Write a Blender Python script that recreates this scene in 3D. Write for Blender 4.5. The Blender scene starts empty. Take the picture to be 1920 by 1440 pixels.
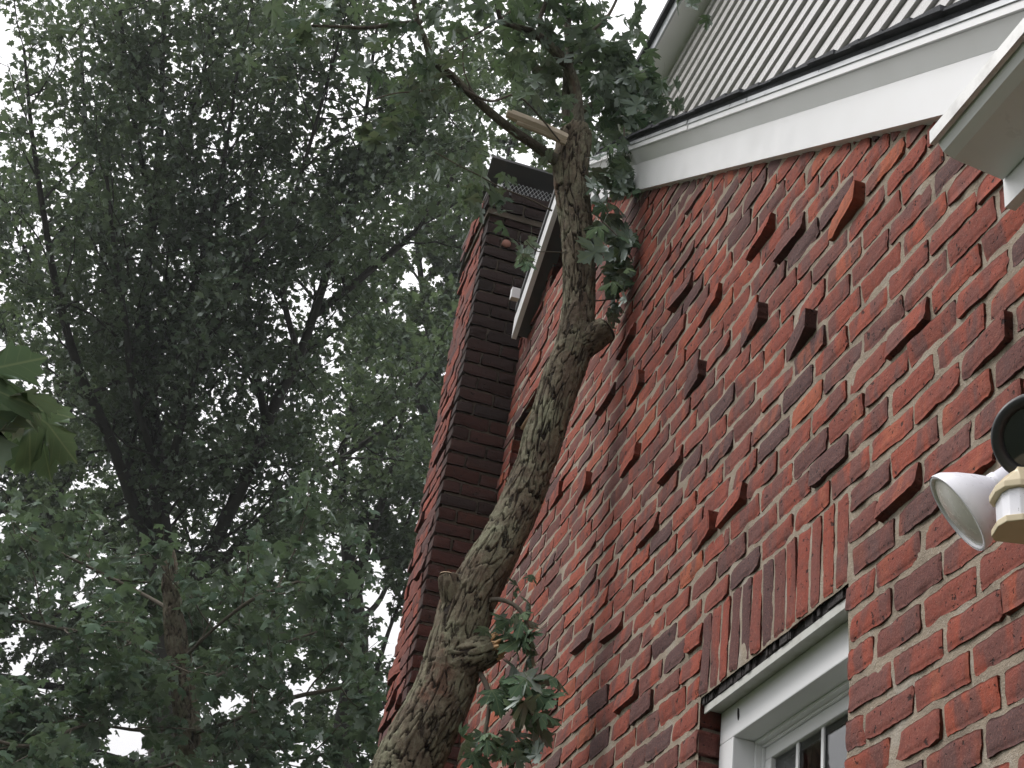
import bpy, math, random
import numpy as np
from mathutils import Vector, Matrix

random.seed(7)
rng = np.random.default_rng(7)
S = bpy.context.scene
COL = S.collection

# ------------------------------------------------------------------ camera
CX, CY, F = 960.0, 720.0, 2753.29
RM = np.array([[0.95095807, 0.25445028, 0.17588010],
               [-0.28220545, 0.48089497, 0.83012054],
               [0.12664455, -0.83904415, 0.52911820]])   # camera axes (right, down, forward) -> world
cam_d = bpy.data.cameras.new('camera')
cam = bpy.data.objects.new('camera', cam_d)
COL.objects.link(cam)
S.camera = cam
cam_d.sensor_width = 36.0
cam_d.lens = F / 1920 * 36
cam_d.clip_start = 0.05
cam_d.clip_end = 2000
r_, d_, f_ = RM[:, 0], RM[:, 1], RM[:, 2]
cam.matrix_world = Matrix(((r_[0], -d_[0], -f_[0], 0), (r_[1], -d_[1], -f_[1], 0), (r_[2], -d_[2], -f_[2], 0), (0, 0, 0, 1)))

# ------------------------------------------------------------------ sky, sun, exposure
W_ = bpy.data.worlds.new('World')
S.world = W_
W_.use_nodes = True
nt = W_.node_tree
nt.nodes.clear()
SUN_EL, SUN_AZ = math.radians(50), math.radians(-68)      # azimuth from +Y towards +X
sky = nt.nodes.new('ShaderNodeTexSky')
sky.sky_type = 'NISHITA'
sky.sun_disc = False
sky.sun_elevation = SUN_EL
sky.sun_rotation = SUN_AZ
sky.dust_density = 5.0
sky.air_density = 1.5
hsv = nt.nodes.new('ShaderNodeHueSaturation')
hsv.inputs['Saturation'].default_value = 0.12
nt.links.new(sky.outputs[0], hsv.inputs['Color'])
# bright even overcast layer, brighter towards the zenith as a cloud deck is
tc = nt.nodes.new('ShaderNodeTexCoord')
sep = nt.nodes.new('ShaderNodeSeparateXYZ')
nt.links.new(tc.outputs['Generated'], sep.inputs[0])
mr = nt.nodes.new('ShaderNodeMapRange')
mr.inputs[1].default_value = -0.05; mr.inputs[2].default_value = 1.0
mr.inputs[3].default_value = 4.5; mr.inputs[4].default_value = 18.0
nt.links.new(sep.outputs['Z'], mr.inputs[0])
cl = nt.nodes.new('ShaderNodeMix'); cl.data_type = 'RGBA'; cl.blend_type = 'MULTIPLY'
cl.inputs[0].default_value = 1.0
cl.inputs[6].default_value = (0.985, 0.975, 1.0, 1)
nt.links.new(mr.outputs[0], cl.inputs[7])
mx = nt.nodes.new('ShaderNodeMix'); mx.data_type = 'RGBA'
mx.inputs[0].default_value = 0.80
nt.links.new(hsv.outputs[0], mx.inputs[6]); nt.links.new(cl.outputs[2], mx.inputs[7])
bg = nt.nodes.new('ShaderNodeBackground')
bg.inputs['Strength'].default_value = 0.10
out = nt.nodes.new('ShaderNodeOutputWorld')
nt.links.new(mx.outputs[2], bg.inputs[0]); nt.links.new(bg.outputs[0], out.inputs[0])

sl = bpy.data.lights.new('sun', 'SUN')
sl.energy = 1.4; sl.angle = math.radians(25); sl.color = (1.0, 0.97, 0.92)
so = bpy.data.objects.new('sun', sl)
COL.objects.link(so)
sd = Vector((math.sin(SUN_AZ) * math.cos(SUN_EL), math.cos(SUN_AZ) * math.cos(SUN_EL), math.sin(SUN_EL)))
so.rotation_euler = sd.to_track_quat('Z', 'Y').to_euler()
so.location = (-20, 20, 30)

S.view_settings.view_transform = 'Standard'
S.view_settings.look = 'None'
S.view_settings.gamma = 1.0
S.view_settings.use_curve_mapping = False
S.view_settings.exposure = 0.40
S.render.engine = 'CYCLES'
S.cycles.max_bounces = 6
S.cycles.diffuse_bounces = 3
S.cycles.transparent_max_bounces = 6
S.cycles.caustics_reflective = False
S.cycles.caustics_refractive = False
S.cycles.use_denoising = True

# ------------------------------------------------------------------ helpers
WX = 1.2                 # the plane of the brick wall's face, facing -X
GZ = -1.6                # the ground
def ray(x, y): return RM @ np.array([x - CX, y - CY, F])
def at_x(x, y, X): r = ray(x, y); return r * (X / r[0])
def at_y(x, y, Y): r = ray(x, y); return r * (Y / r[1])
def at_d(x, y, d): r = ray(x, y); return r * (d / np.linalg.norm(r))

def mesh_np(name, verts, faces, mats=(), smooth=False, tone=None, attrs=None):
    """faces: list of (n,k) int arrays with one k each, or a list of index tuples"""
    me = bpy.data.meshes.new(name)
    verts = np.asarray(verts, dtype=np.float32)
    if isinstance(faces, np.ndarray): faces = [faces]
    if len(faces) and not isinstance(faces[0], np.ndarray):
        me.from_pydata(verts.tolist(), [], [tuple(int(i) for i in f) for f in faces])
    else:
        nl = sum(f.size for f in faces); nf = sum(len(f) for f in faces)
        me.vertices.add(len(verts)); me.vertices.foreach_set('co', verts.ravel())
        me.loops.add(nl); me.loops.foreach_set('vertex_index', np.concatenate([f.ravel() for f in faces]).astype(np.int32))
        me.polygons.add(nf)
        starts = []; o = 0
        for f in faces:
            k = f.shape[1]
            starts.append(o + np.arange(len(f)) * k); o += f.size
        me.polygons.foreach_set('loop_start', np.concatenate(starts).astype(np.int32))
        me.update(calc_edges=True)
    if tone is not None:
        a = me.attributes.new('tone', 'FLOAT_COLOR', 'POINT')
        t = np.ones((len(verts), 4), np.float32); t[:, :3] = tone
        a.data.foreach_set('color', t.ravel())
    for m in mats: me.materials.append(m)
    if smooth: me.polygons.foreach_set('use_smooth', np.ones(len(me.polygons), bool))
    me.validate()
    return me

def link(name, me, parent=None, loc=None):
    o = bpy.data.objects.new(name, me)
    COL.objects.link(o)
    if parent is not None: o.parent = parent
    if loc is not None: o.location = loc
    return o

def thing(o, label, cat, group=None, kind=None):
    o['label'] = label; o['category'] = cat
    if group: o['group'] = group
    if kind: o['kind'] = kind
    return o

def empty(name, loc):
    o = bpy.data.objects.new(name, None)
    COL.objects.link(o); o.location = loc; o.empty_display_size = 0.1
    return o

class MB:
    """collects simple solids into one mesh"""
    def __init__(s): s.v = []; s.f = []
    def add(s, v, f):
        o = len(s.v); s.v += [tuple(map(float, p)) for p in v]; s.f += [tuple(i + o for i in q) for q in f]
    def box(s, x0, x1, y0, y1, z0, z1):
        s.add([(x0, y0, z0), (x1, y0, z0), (x1, y1, z0), (x0, y1, z0), (x0, y0, z1), (x1, y0, z1), (x1, y1, z1), (x0, y1, z1)],
              [(0, 3, 2, 1), (4, 5, 6, 7), (0, 1, 5, 4), (1, 2, 6, 5), (2, 3, 7, 6), (3, 0, 4, 7)])
    def prism(s, prof, a, b):
        """closed profile of 3D points -> the two lists are profile at a and at b offset vectors"""
        n = len(prof)
        va = [np.asarray(p) + a for p in prof]; vb = [np.asarray(p) + b for p in prof]
        s.add(va + vb, [tuple(range(n))[::-1], tuple(range(n, 2 * n))] + [(i, (i + 1) % n, n + (i + 1) % n, n + i) for i in range(n)])
    def tube(s, pts, rad, k=8, cap=True):
        pts = [np.asarray(p, float) for p in pts]
        if not hasattr(rad, '__len__'): rad = [rad] * len(pts)
        vs = []; T = None; U = None
        for i, p in enumerate(pts):
            t = pts[min(i + 1, len(pts) - 1)] - pts[max(i - 1, 0)]; t /= (np.linalg.norm(t) + 1e-9)
            if U is None:
                U = np.cross(t, [0.3, 0.2, 0.9]); 
            U = U - t * (U @ t); U /= np.linalg.norm(U) + 1e-9
            V = np.cross(t, U)
            for j in range(k):
                a = 2 * math.pi * j / k
                vs.append(p + rad[i] * (math.cos(a) * U + math.sin(a) * V))
        fs = [(i * k + j, i * k + (j + 1) % k, (i + 1) * k + (j + 1) % k, (i + 1) * k + j) for i in range(len(pts) - 1) for j in range(k)]
        if cap: fs += [tuple(range(k))[::-1], tuple(range((len(pts) - 1) * k, len(pts) * k))]
        s.add(vs, fs)
    def build(s, name, mat, parent=None, smooth=False, bevel=0):
        me = bpy.data.meshes.new(name); me.from_pydata(s.v, [], s.f); me.materials.append(mat)
        if bevel:
            import bmesh
            bm = bmesh.new(); bm.from_mesh(me)
            bmesh.ops.recalc_face_normals(bm, faces=bm.faces[:])
            bmesh.ops.bevel(bm, geom=bm.edges[:], offset=bevel, segments=2, affect='EDGES', profile=0.6)
            bm.to_mesh(me); bm.free()
        if smooth: me.polygons.foreach_set('use_smooth', [True] * len(me.polygons))
        me.update()
        return link(name, me, parent)

def lathe(name, prof, axis_o, axis_d, mat, parent, n=40, smooth=True):
    """prof: (distance along axis, radius)"""
    d = np.asarray(axis_d, float); d /= np.linalg.norm(d)
    u = np.cross(d, [0.1, 0.2, 0.97]); u /= np.linalg.norm(u); w = np.cross(d, u)
    v = []
    for t, r in prof:
        for j in range(n):
            a = 2 * math.pi * j / n
            v.append(np.asarray(axis_o) + d * t + max(r, 1e-5) * (math.cos(a) * u + math.sin(a) * w))
    k = len(prof)
    f = [(i * n + j, i * n + (j + 1) % n, (i + 1) * n + (j + 1) % n, (i + 1) * n + j) for i in range(k - 1) for j in range(n)]
    me = mesh_np(name, v, f, [mat], smooth)
    return link(name, me, parent)

# ------------------------------------------------------------------ materials
def mat(name):
    m = bpy.data.materials.new(name); m.use_nodes = True
    n = m.node_tree; n.nodes.clear()
    o = n.nodes.new('ShaderNodeOutputMaterial'); b = n.nodes.new('ShaderNodeBsdfPrincipled')
    n.links.new(b.outputs[0], o.inputs[0])
    return m, n, b

class NB:
    def __init__(s, n): s.n = n
    def node(s, t, **kw):
        x = s.n.nodes.new(t)
        for k, v in kw.items(): setattr(x, k, v)
        return x
    def l(s, a, b): s.n.links.new(a, b)
    def pos(s, scale=(1, 1, 1), kind='pos'):
        if kind == 'pos': g = s.node('ShaderNodeNewGeometry'); src = g.outputs['Position']
        else: g = s.node('ShaderNodeTexCoord'); src = g.outputs['Object']
        m = s.node('ShaderNodeMapping'); m.inputs['Scale'].default_value = scale
        s.l(src, m.inputs[0]); return m.outputs[0]
    def noise(s, vec, scale, detail=4, rough=0.55):
        x = s.node('ShaderNodeTexNoise'); x.inputs['Scale'].default_value = scale
        x.inputs['Detail'].default_value = detail; x.inputs['Roughness'].default_value = rough
        s.l(vec, x.inputs['Vector']); return x.outputs[0]
    def ramp(s, fac, stops):
        x = s.node('ShaderNodeValToRGB'); e = x.color_ramp.elements
        while len(e) > 1: e.remove(e[0])
        e[0].position = stops[0][0]; e[0].color = (*stops[0][1], 1)
        for p, c in stops[1:]:
            q = e.new(p); q.color = (*c, 1)
        s.l(fac, x.inputs[0]); return x.outputs[0]
    def mapr(s, fac, a, b, c=0.0, d=1.0):
        x = s.node('ShaderNodeMapRange'); x.inputs[1].default_value = a; x.inputs[2].default_value = b
        x.inputs[3].default_value = c; x.inputs[4].default_value = d
        s.l(fac, x.inputs[0]); return x.outputs[0]
    def mix(s, fac, a, b, mode='MIX'):
        x = s.node('ShaderNodeMix'); x.data_type = 'RGBA'; x.blend_type = mode
        for i, v in ((0, fac), (6, a), (7, b)):
            if isinstance(v, (int, float)): x.inputs[i].default_value = v
            elif isinstance(v, tuple): x.inputs[i].default_value = (*v, 1)
            else: s.l(v, x.inputs[i])
        return x.outputs[2]
    def math(s, op, a, b=0.0):
        x = s.node('ShaderNodeMath'); x.operation = op
        for i, v in ((0, a), (1, b)):
            if isinstance(v, (int, float)): x.inputs[i].default_value = v
            else: s.l(v, x.inputs[i])
        return x.outputs[0]
    def bump(s, h, b, strength=0.5, dist=0.005):
        x = s.node('ShaderNodeBump'); x.inputs['Strength'].default_value = strength; x.inputs['Distance'].default_value = dist
        s.l(h, x.inputs['Height']); s.l(x.outputs[0], b.inputs['Normal'])
    def tone(s, obj):
        x = s.node('ShaderNodeAttribute'); x.attribute_name = 'tone'; x.attribute_type = 'OBJECT' if obj else 'GEOMETRY'
        y = s.node('ShaderNodeSeparateColor'); s.l(x.outputs['Color'], y.inputs[0])
        return y.outputs[0], y.outputs[1], y.outputs[2]

def brick_mat(name, obj, soot_shade=False):
    m, n, b = mat(name); k = NB(n)
    t1, t2, t3 = k.tone(obj)
    p = k.pos()
    base = k.ramp(t1, [(0.0, (0.086, 0.046, 0.046)), (0.20, (0.138, 0.053, 0.046)), (0.36, (0.212, 0.060, 0.044)),
                       (0.62, (0.268, 0.062, 0.040)), (0.85, (0.315, 0.075, 0.044)), (1.0, (0.360, 0.100, 0.050))])
    # flashed bands and patches, long in z and short along the brick
    pv = k.pos((1.0, 11.0, 4.0))
    off = k.node('ShaderNodeVectorMath'); off.operation = 'ADD'
    cmb = k.node('ShaderNodeCombineXYZ'); k.l(k.math('MULTIPLY', t2, 37.0), cmb.inputs[0]); k.l(k.math('MULTIPLY', t3, 23.0), cmb.inputs[1])
    k.l(pv, off.inputs[0]); k.l(cmb.outputs[0], off.inputs[1])
    nz = k.noise(off.outputs[0], 1.6, 3, 0.5)
    fl = k.mapr(nz, 0.47, 0.57)
    fl = k.math('MULTIPLY', fl, k.mapr(t3, 0.05, 0.55))
    c = k.mix(k.math('MULTIPLY', fl, 0.68), base, (0.100, 0.058, 0.056))
    fl2 = k.math('MULTIPLY', k.mapr(nz, 0.44, 0.34), k.mapr(t2, 0.3, 0.9))
    c = k.mix(k.math('MULTIPLY', fl2, 0.6), c, (0.34, 0.098, 0.052))
    # mottling and grain
    g = k.noise(p, 55, 5, 0.65)
    c = k.mix(k.mapr(g, 0.40, 0.72, 0.0, 0.42), c, (0.085, 0.042, 0.040))
    g2 = k.noise(p, 210, 3, 0.6)
    c = k.mix(k.mapr(g2, 0.52, 0.8, 0.0, 0.45), c, (0.36, 0.17, 0.12))
    # burnt pits
    pit = k.mapr(k.noise(p, 125, 2, 0.5), 0.66, 0.72)
    pit2 = k.mapr(k.noise(p, 46, 3, 0.55), 0.655, 0.70)
    pits = k.math('MAXIMUM', pit, pit2)
    c = k.mix(k.math('MULTIPLY', pits, 0.85), c, (0.022, 0.017, 0.017))
    # mortar smear and pale dust here and there
    sm = k.mapr(k.noise(p, 17, 5, 0.7), 0.66, 0.80, 0.0, 0.18)
    c = k.mix(sm, c, (0.36, 0.31, 0.27))
    if soot_shade:  # soot, thickening upwards, with the side face's shade painted into the same dark mix
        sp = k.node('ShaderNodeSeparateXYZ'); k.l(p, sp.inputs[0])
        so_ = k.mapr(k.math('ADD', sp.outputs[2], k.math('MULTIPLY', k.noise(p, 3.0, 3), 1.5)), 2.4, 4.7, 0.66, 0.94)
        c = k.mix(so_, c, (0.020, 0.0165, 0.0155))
    k.l(c, b.inputs['Base Color'])
    b.inputs['Roughness'].default_value = 0.88
    b.inputs['Specular IOR Level'].default_value = 0.25
    h = k.math('ADD', k.math('MULTIPLY', g, 0.8), k.math('MULTIPLY', g2, 0.5))
    h = k.math('SUBTRACT', h, k.math('MULTIPLY', pits, 0.9))
    k.bump(h, b, 0.75, 0.0035)
    return m

M_BR_O = brick_mat('brick_clay', True)
M_BR_S = brick_mat('brick_clay_mass', False)
M_SO_O = brick_mat('soot_shade_brick', True, True)
M_SO_S = brick_mat('soot_shade_brick_mass', False, True)

def mortar_mat(name, dark=1.0):
    m, n, b = mat(name); k = NB(n); p = k.pos()
    a = k.noise(p, 9, 4, 0.6)
    c = k.ramp(a, [(0.3, (0.23 * dark, 0.19 * dark, 0.15 * dark)), (0.55, (0.36 * dark, 0.30 * dark, 0.235 * dark)), (0.75, (0.385 * dark, 0.355 * dark, 0.315 * dark))])
    g = k.noise(p, 330, 3, 0.7)
    c = k.mix(k.mapr(g, 0.45, 0.75, 0.0, 0.5), c, (0.20 * dark, 0.165 * dark, 0.13 * dark))
    g3 = k.noise(p, 140, 2, 0.6)
    c = k.mix(k.mapr(g3, 0.6, 0.75, 0.0, 0.5), c, (0.55 * dark, 0.51 * dark, 0.46 * dark))
    k.l(c, b.inputs['Base Color']); b.inputs['Roughness'].default_value = 0.95
    b.inputs['Specular IOR Level'].default_value = 0.2
    k.bump(k.math('ADD', g, g3), b, 0.8, 0.004)
    return m
M_MORT = mortar_mat('mortar'); M_MORT_D = mortar_mat('dark_mortar', 0.34)  # the second is an evenly darker copy for the chimney core

def simple(name, col, rough=0.5, dirt=0.25, dirtcol=(0.3, 0.28, 0.25), scale=6, metal=0.0, bump=0.0, spec=0.5, vs=(1, 1, 1), bs=60):
    m, n, b = mat(name); k = NB(n); p = k.pos(vs)
    a = k.noise(p, scale, 6, 0.65)
    c = k.mix(k.mapr(a, 0.48, 0.78, 0.0, dirt), col, dirtcol)
    k.l(c, b.inputs['Base Color']); b.inputs['Roughness'].default_value = rough
    b.inputs['Metallic'].default_value = metal; b.inputs['Specular IOR Level'].default_value = spec
    if name == 'lamp_white_enamel':
        c = k.mix(k.mapr(k.noise(p, 260, 2), 0.70, 0.76, 0.0, 0.8), c, (0.12, 0.11, 0.10)); k.l(c, b.inputs['Base Color'])
    k.l(k.mapr(k.noise(p, scale * 3, 4), 0.3, 0.8, max(rough - 0.1, 0.02), rough + 0.12), b.inputs['Roughness'])
    if bump: k.bump(k.noise(p, bs, 4), b, bump, 0.004)
    return m
M_WHITE = simple('white_paint', (0.75, 0.75, 0.765), 0.38, 0.14, (0.55, 0.53, 0.50), 4)
M_VINYL = simple('vinyl_siding', (0.45, 0.44, 0.43), 0.30, 0.30, (0.45, 0.44, 0.44), 2.5, spec=0.6, bump=0.08, bs=8)
M_GUTTER = simple('gutter_aluminium', (0.72, 0.73, 0.74), 0.35, 0.25, (0.45, 0.45, 0.45), 5)
M_GLIP = simple('gutter_lip_weathered', (0.62, 0.62, 0.61), 0.42, 0.75, (0.25, 0.24, 0.23), 14, metal=0.2)
M_SOFFIT = simple('soffit_aluminium', (0.80, 0.80, 0.81), 0.4, 0.15, (0.45, 0.45, 0.44), 3)
M_DRIP = simple('drip_edge', (0.42, 0.44, 0.46), 0.35, 0.3, (0.2, 0.2, 0.2), 8, metal=0.3)
M_SHING = simple('asphalt_shingle', (0.040, 0.042, 0.050), 0.9, 0.5, (0.085, 0.085, 0.095), 90, bump=0.8, bs=300)
M_DARKMETAL = simple('weathered_sheet_metal', (0.085, 0.085, 0.088), 0.55, 0.5, (0.16, 0.15, 0.14), 7, metal=0.4)
M_ZINC = simple('galvanised_wire', (0.45, 0.46, 0.47), 0.4, 0.2, (0.25, 0.22, 0.2), 20, metal=0.6)
M_PLY = simple('tan_plywood', (0.46, 0.29, 0.17), 0.75, 0.4, (0.30, 0.19, 0.11), 10, vs=(1, 1, 6))
M_FLASH = simple('flashing_grey', (0.50, 0.50, 0.47), 0.45, 0.5, (0.27, 0.25, 0.21), 22)
M_CAULK = simple('dark_sealant', (0.022, 0.018, 0.018), 0.9, 0.5, (0.07, 0.05, 0.05), 60, bump=1.0, bs=150)
M_DARK = simple('dark_interior', (0.03, 0.03, 0.032), 0.8, 0.2)
M_LWHITE = simple('lamp_white_enamel', (0.80, 0.80, 0.86), 0.32, 0.10, (0.5, 0.5, 0.5), 18)
M_LENS = simple('frosted_lamp_lens', (0.62, 0.60, 0.55), 0.25, 0.35, (0.45, 0.43, 0.40), 30)
M_BLACK = simple('black_rubber', (0.022, 0.023, 0.026), 0.45, 0.2, (0.05, 0.05, 0.05), 20)
M_BEIGE = simple('beige_plastic', (0.62, 0.53, 0.36), 0.38, 0.2, (0.45, 0.38, 0.26), 14)
M_GRASS = simple('lawn', (0.040, 0.052, 0.026), 0.95, 0.5, (0.065, 0.062, 0.04), 3)
M_WOOD = simple('fresh_split_wood', (0.62, 0.40, 0.21), 0.7, 0.6, (0.36, 0.19, 0.09), 26, bump=0.6, bs=90, vs=(1, 1, 0.35))
M_PALEWOOD = simple('pale_split_wood', (0.50, 0.42, 0.32), 0.75, 0.6, (0.33, 0.24, 0.16), 26, bump=0.6, bs=90, vs=(0.4, 1, 1))

def glass_mat():
    m, n, b = mat('window_glass'); k = NB(n)
    b.inputs['Base Color'].default_value = (0.9, 0.93, 0.93, 1); b.inputs['Roughness'].default_value = 0.01
    b.inputs['Transmission Weight'].default_value = 1.0; b.inputs['IOR'].default_value = 1.5
    return m
M_GLASS = glass_mat()
def darkglass():
    m, n, b = mat('dark_lamp_glass')
    b.inputs['Base Color'].default_value = (0.012, 0.016, 0.018, 1); b.inputs['Roughness'].default_value = 0.12
    b.inputs['Specular IOR Level'].default_value = 0.7
    return m
M_LGLASS = darkglass()

def bark_mat(name, plate, plate2, furrow, red, lichen=0.5):
    m, n, b = mat(name); k = NB(n); p = k.pos()
    t1, t2, t3 = k.tone(False)       # plate mask, plate random, patch mask
    c = k.mix(t2, plate, plate2)
    a = k.noise(p, 28, 5, 0.65)
    c = k.mix(k.mapr(a, 0.42, 0.68, 0.0, 0.75), c, (plate2[0] * 0.45, plate2[1] * 0.42, plate2[2] * 0.40))
    li = k.mapr(k.noise(p, 9, 5, 0.7), 0.44, 0.62, 0.0, lichen)
    c = k.mix(li, c, (0.265, 0.275, 0.185))
    li2 = k.mapr(k.noise(p, 60, 3, 0.6), 0.62, 0.72, 0.0, lichen * 0.6)
    c = k.mix(li2, c, (0.11, 0.15, 0.06))
    c = k.mix(k.math('MULTIPLY', t3, k.mapr(k.noise(p, 22, 4), 0.42, 0.55)), c, red)
    dk = k.mapr(k.noise(p, 5.5, 5, 0.65), 0.50, 0.62, 0.0, 0.62)
    c = k.mix(dk, c, (plate[0] * 0.36, plate[1] * 0.30, plate[2] * 0.30))
    c = k.mix(k.math('SUBTRACT', 1.0, t1), c, furrow)
    g = k.noise(p, 240, 4, 0.7)
    c = k.mix(k.mapr(g, 0.45, 0.8, 0.0, 0.45), c, (furrow[0] * 1.3, furrow[1] * 1.3, furrow[2] * 1.3))
    k.l(c, b.inputs['Base Color']); b.inputs['Roughness'].default_value = 0.93; b.inputs['Specular IOR Level'].default_value = 0.2
    fib = k.noise(k.pos((1.0, 1.0, 0.22)), 95, 4, 0.7)
    crack = k.mapr(k.noise(k.pos((1.0, 1.0, 0.30)), 48, 3, 0.6), 0.40, 0.345)
    c = k.mix(k.mapr(fib, 0.42, 0.72, 0.0, 0.5), c, (plate2[0] * 0.40, plate2[1] * 0.37, plate2[2] * 0.36))
    c = k.mix(k.math('MULTIPLY', crack, 0.8), c, furrow)
    k.l(c, b.inputs['Base Color'])
    hh = k.math('ADD', k.math('MULTIPLY', a, 0.8), k.math('MULTIPLY', g, 0.5))
    hh = k.math('ADD', hh, k.math('MULTIPLY', fib, 1.0))
    k.bump(k.math('SUBTRACT', hh, k.math('MULTIPLY', crack, 1.2)), b, 1.0, 0.006)
    return m
M_BARK = bark_mat('flaky_bark', (0.215, 0.188, 0.132), (0.145, 0.110, 0.082), (0.020, 0.015, 0.012), (0.20, 0.095, 0.065), 0.75)
M_BARK_D = simple('dark_bark', (0.030, 0.027, 0.024), 0.95, 0.6, (0.055, 0.052, 0.040), 14, bump=0.9, bs=70)
M_TWIG = simple('twig_bark', (0.085, 0.070, 0.052), 0.9, 0.6, (0.14, 0.125, 0.085), 30, bump=0.5, bs=120)

def leaf_mat(name, top, under, obj, tl=0.35, tint=(0.10, 0.17, 0.03), veins=False):
    m = bpy.data.materials.new(name); m.use_nodes = True; n = m.node_tree; n.nodes.clear(); k = NB(n)
    o = k.node('ShaderNodeOutputMaterial')
    t1, t2, t3 = k.tone(obj)
    g = k.node('ShaderNodeNewGeometry')
    nz = k.noise(k.pos(), 45, 3, 0.6)
    ct = k.mix(t1, tuple(v * 0.72 for v in top), tuple(v * 1.35 for v in top))
    ct = k.mix(k.math('MULTIPLY', t2, 0.35), ct, (top[0] * 2.6, top[1] * 1.9, top[2] * 1.1))
    cu = k.mix(t1, tuple(v * 0.78 for v in under), tuple(v * 1.25 for v in under))
    c = k.mix(g.outputs['Backfacing'], ct, cu)
    c = k.mix(k.mapr(nz, 0.35, 0.75, 0.0, 0.30), c, (top[0] * 0.7, top[1] * 0.7, top[2] * 0.8))
    if veins:
        sx = k.node('ShaderNodeSeparateXYZ'); tcn = k.node('ShaderNodeTexCoord'); k.l(tcn.outputs['Object'], sx.inputs[0])
        axx = k.math('ABSOLUTE', sx.outputs[0]); yy_ = k.math('SUBTRACT', sx.outputs[1], 0.02)
        dm = axx
        for ang in (38, 78):
            ca, sa = math.cos(math.radians(ang)), math.sin(math.radians(ang))
            dm = k.math('MINIMUM', dm, k.math('ABSOLUTE', k.math('SUBTRACT', k.math('MULTIPLY', axx, ca), k.math('MULTIPLY', yy_, sa))))
        side_ = k.math('ABSOLUTE', k.math('SUBTRACT', k.math('FRACT', k.math('MULTIPLY', k.math('SUBTRACT', sx.outputs[1], k.math('MULTIPLY', axx, 0.9)), 7.0)), 0.5))
        vm = k.math('MAXIMUM', k.mapr(dm, 0.016, 0.006), k.math('MULTIPLY', k.mapr(side_, 0.07, 0.02), 0.35))
        c = k.mix(k.math('MULTIPLY', vm, 0.6), c, (0.22, 0.26, 0.14))
    d = k.node('ShaderNodeBsdfDiffuse'); k.l(c, d.inputs[0])
    t = k.node('ShaderNodeBsdfTranslucent'); t.inputs[0].default_value = (*tint, 1)
    s1 = k.node('ShaderNodeMixShader'); s1.inputs[0].default_value = tl; k.l(d.outputs[0], s1.inputs[1]); k.l(t.outputs[0], s1.inputs[2])
    gl = k.node('ShaderNodeBsdfGlossy'); gl.inputs['Roughness'].default_value = 0.5; gl.inputs[0].default_value = (0.85, 0.9, 0.9, 1)
    fr = k.node('ShaderNodeFresnel'); fr.inputs[0].default_value = 1.38
    s2 = k.node('ShaderNodeMixShader'); k.l(k.math('MULTIPLY', fr.outputs[0], 0.16), s2.inputs[0]); k.l(s1.outputs[0], s2.inputs[1]); k.l(gl.outputs[0], s2.inputs[2])
    k.l(s2.outputs[0], o.inputs[0])
    return m
M_LEAF_FAR = leaf_mat('maple_leaf_far', (0.056, 0.086, 0.052), (0.110, 0.138, 0.110), False, 0.34, (0.13, 0.185, 0.08))
M_LEAF_PALE = leaf_mat('maple_leaf_pale', (0.062, 0.098, 0.062), (0.180, 0.220, 0.180), False, 0.30, (0.10, 0.155, 0.065))
M_LEAF_O = leaf_mat('maple_leaf_single', (0.075, 0.125, 0.072), (0.21, 0.265, 0.22), True, 0.22, (0.105, 0.155, 0.07), veins=True)
M_LEAF_FRESH = leaf_mat('maple_leaf_back', (0.048, 0.078, 0.034), (0.075, 0.105, 0.060), False, 0.34, (0.12, 0.175, 0.06))

# ------------------------------------------------------------------ the ground
MBg = MB(); MBg.box(-150, 150, -150, 250, GZ - 0.3, GZ)
g = MBg.build('ground', M_GRASS); g['kind'] = 'structure'

# ------------------------------------------------------------------ bricks
def vnoise(x, seed):
    """cheap smooth 1D noise"""
    r = np.random.default_rng(seed); t = r.normal(size=64)
    x = np.asarray(x) % 62; i = np.floor(x).astype(int); f = x - i; f = f * f * (3 - 2 * f)
    return t[i] * (1 - f) + t[i + 1] * f

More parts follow.
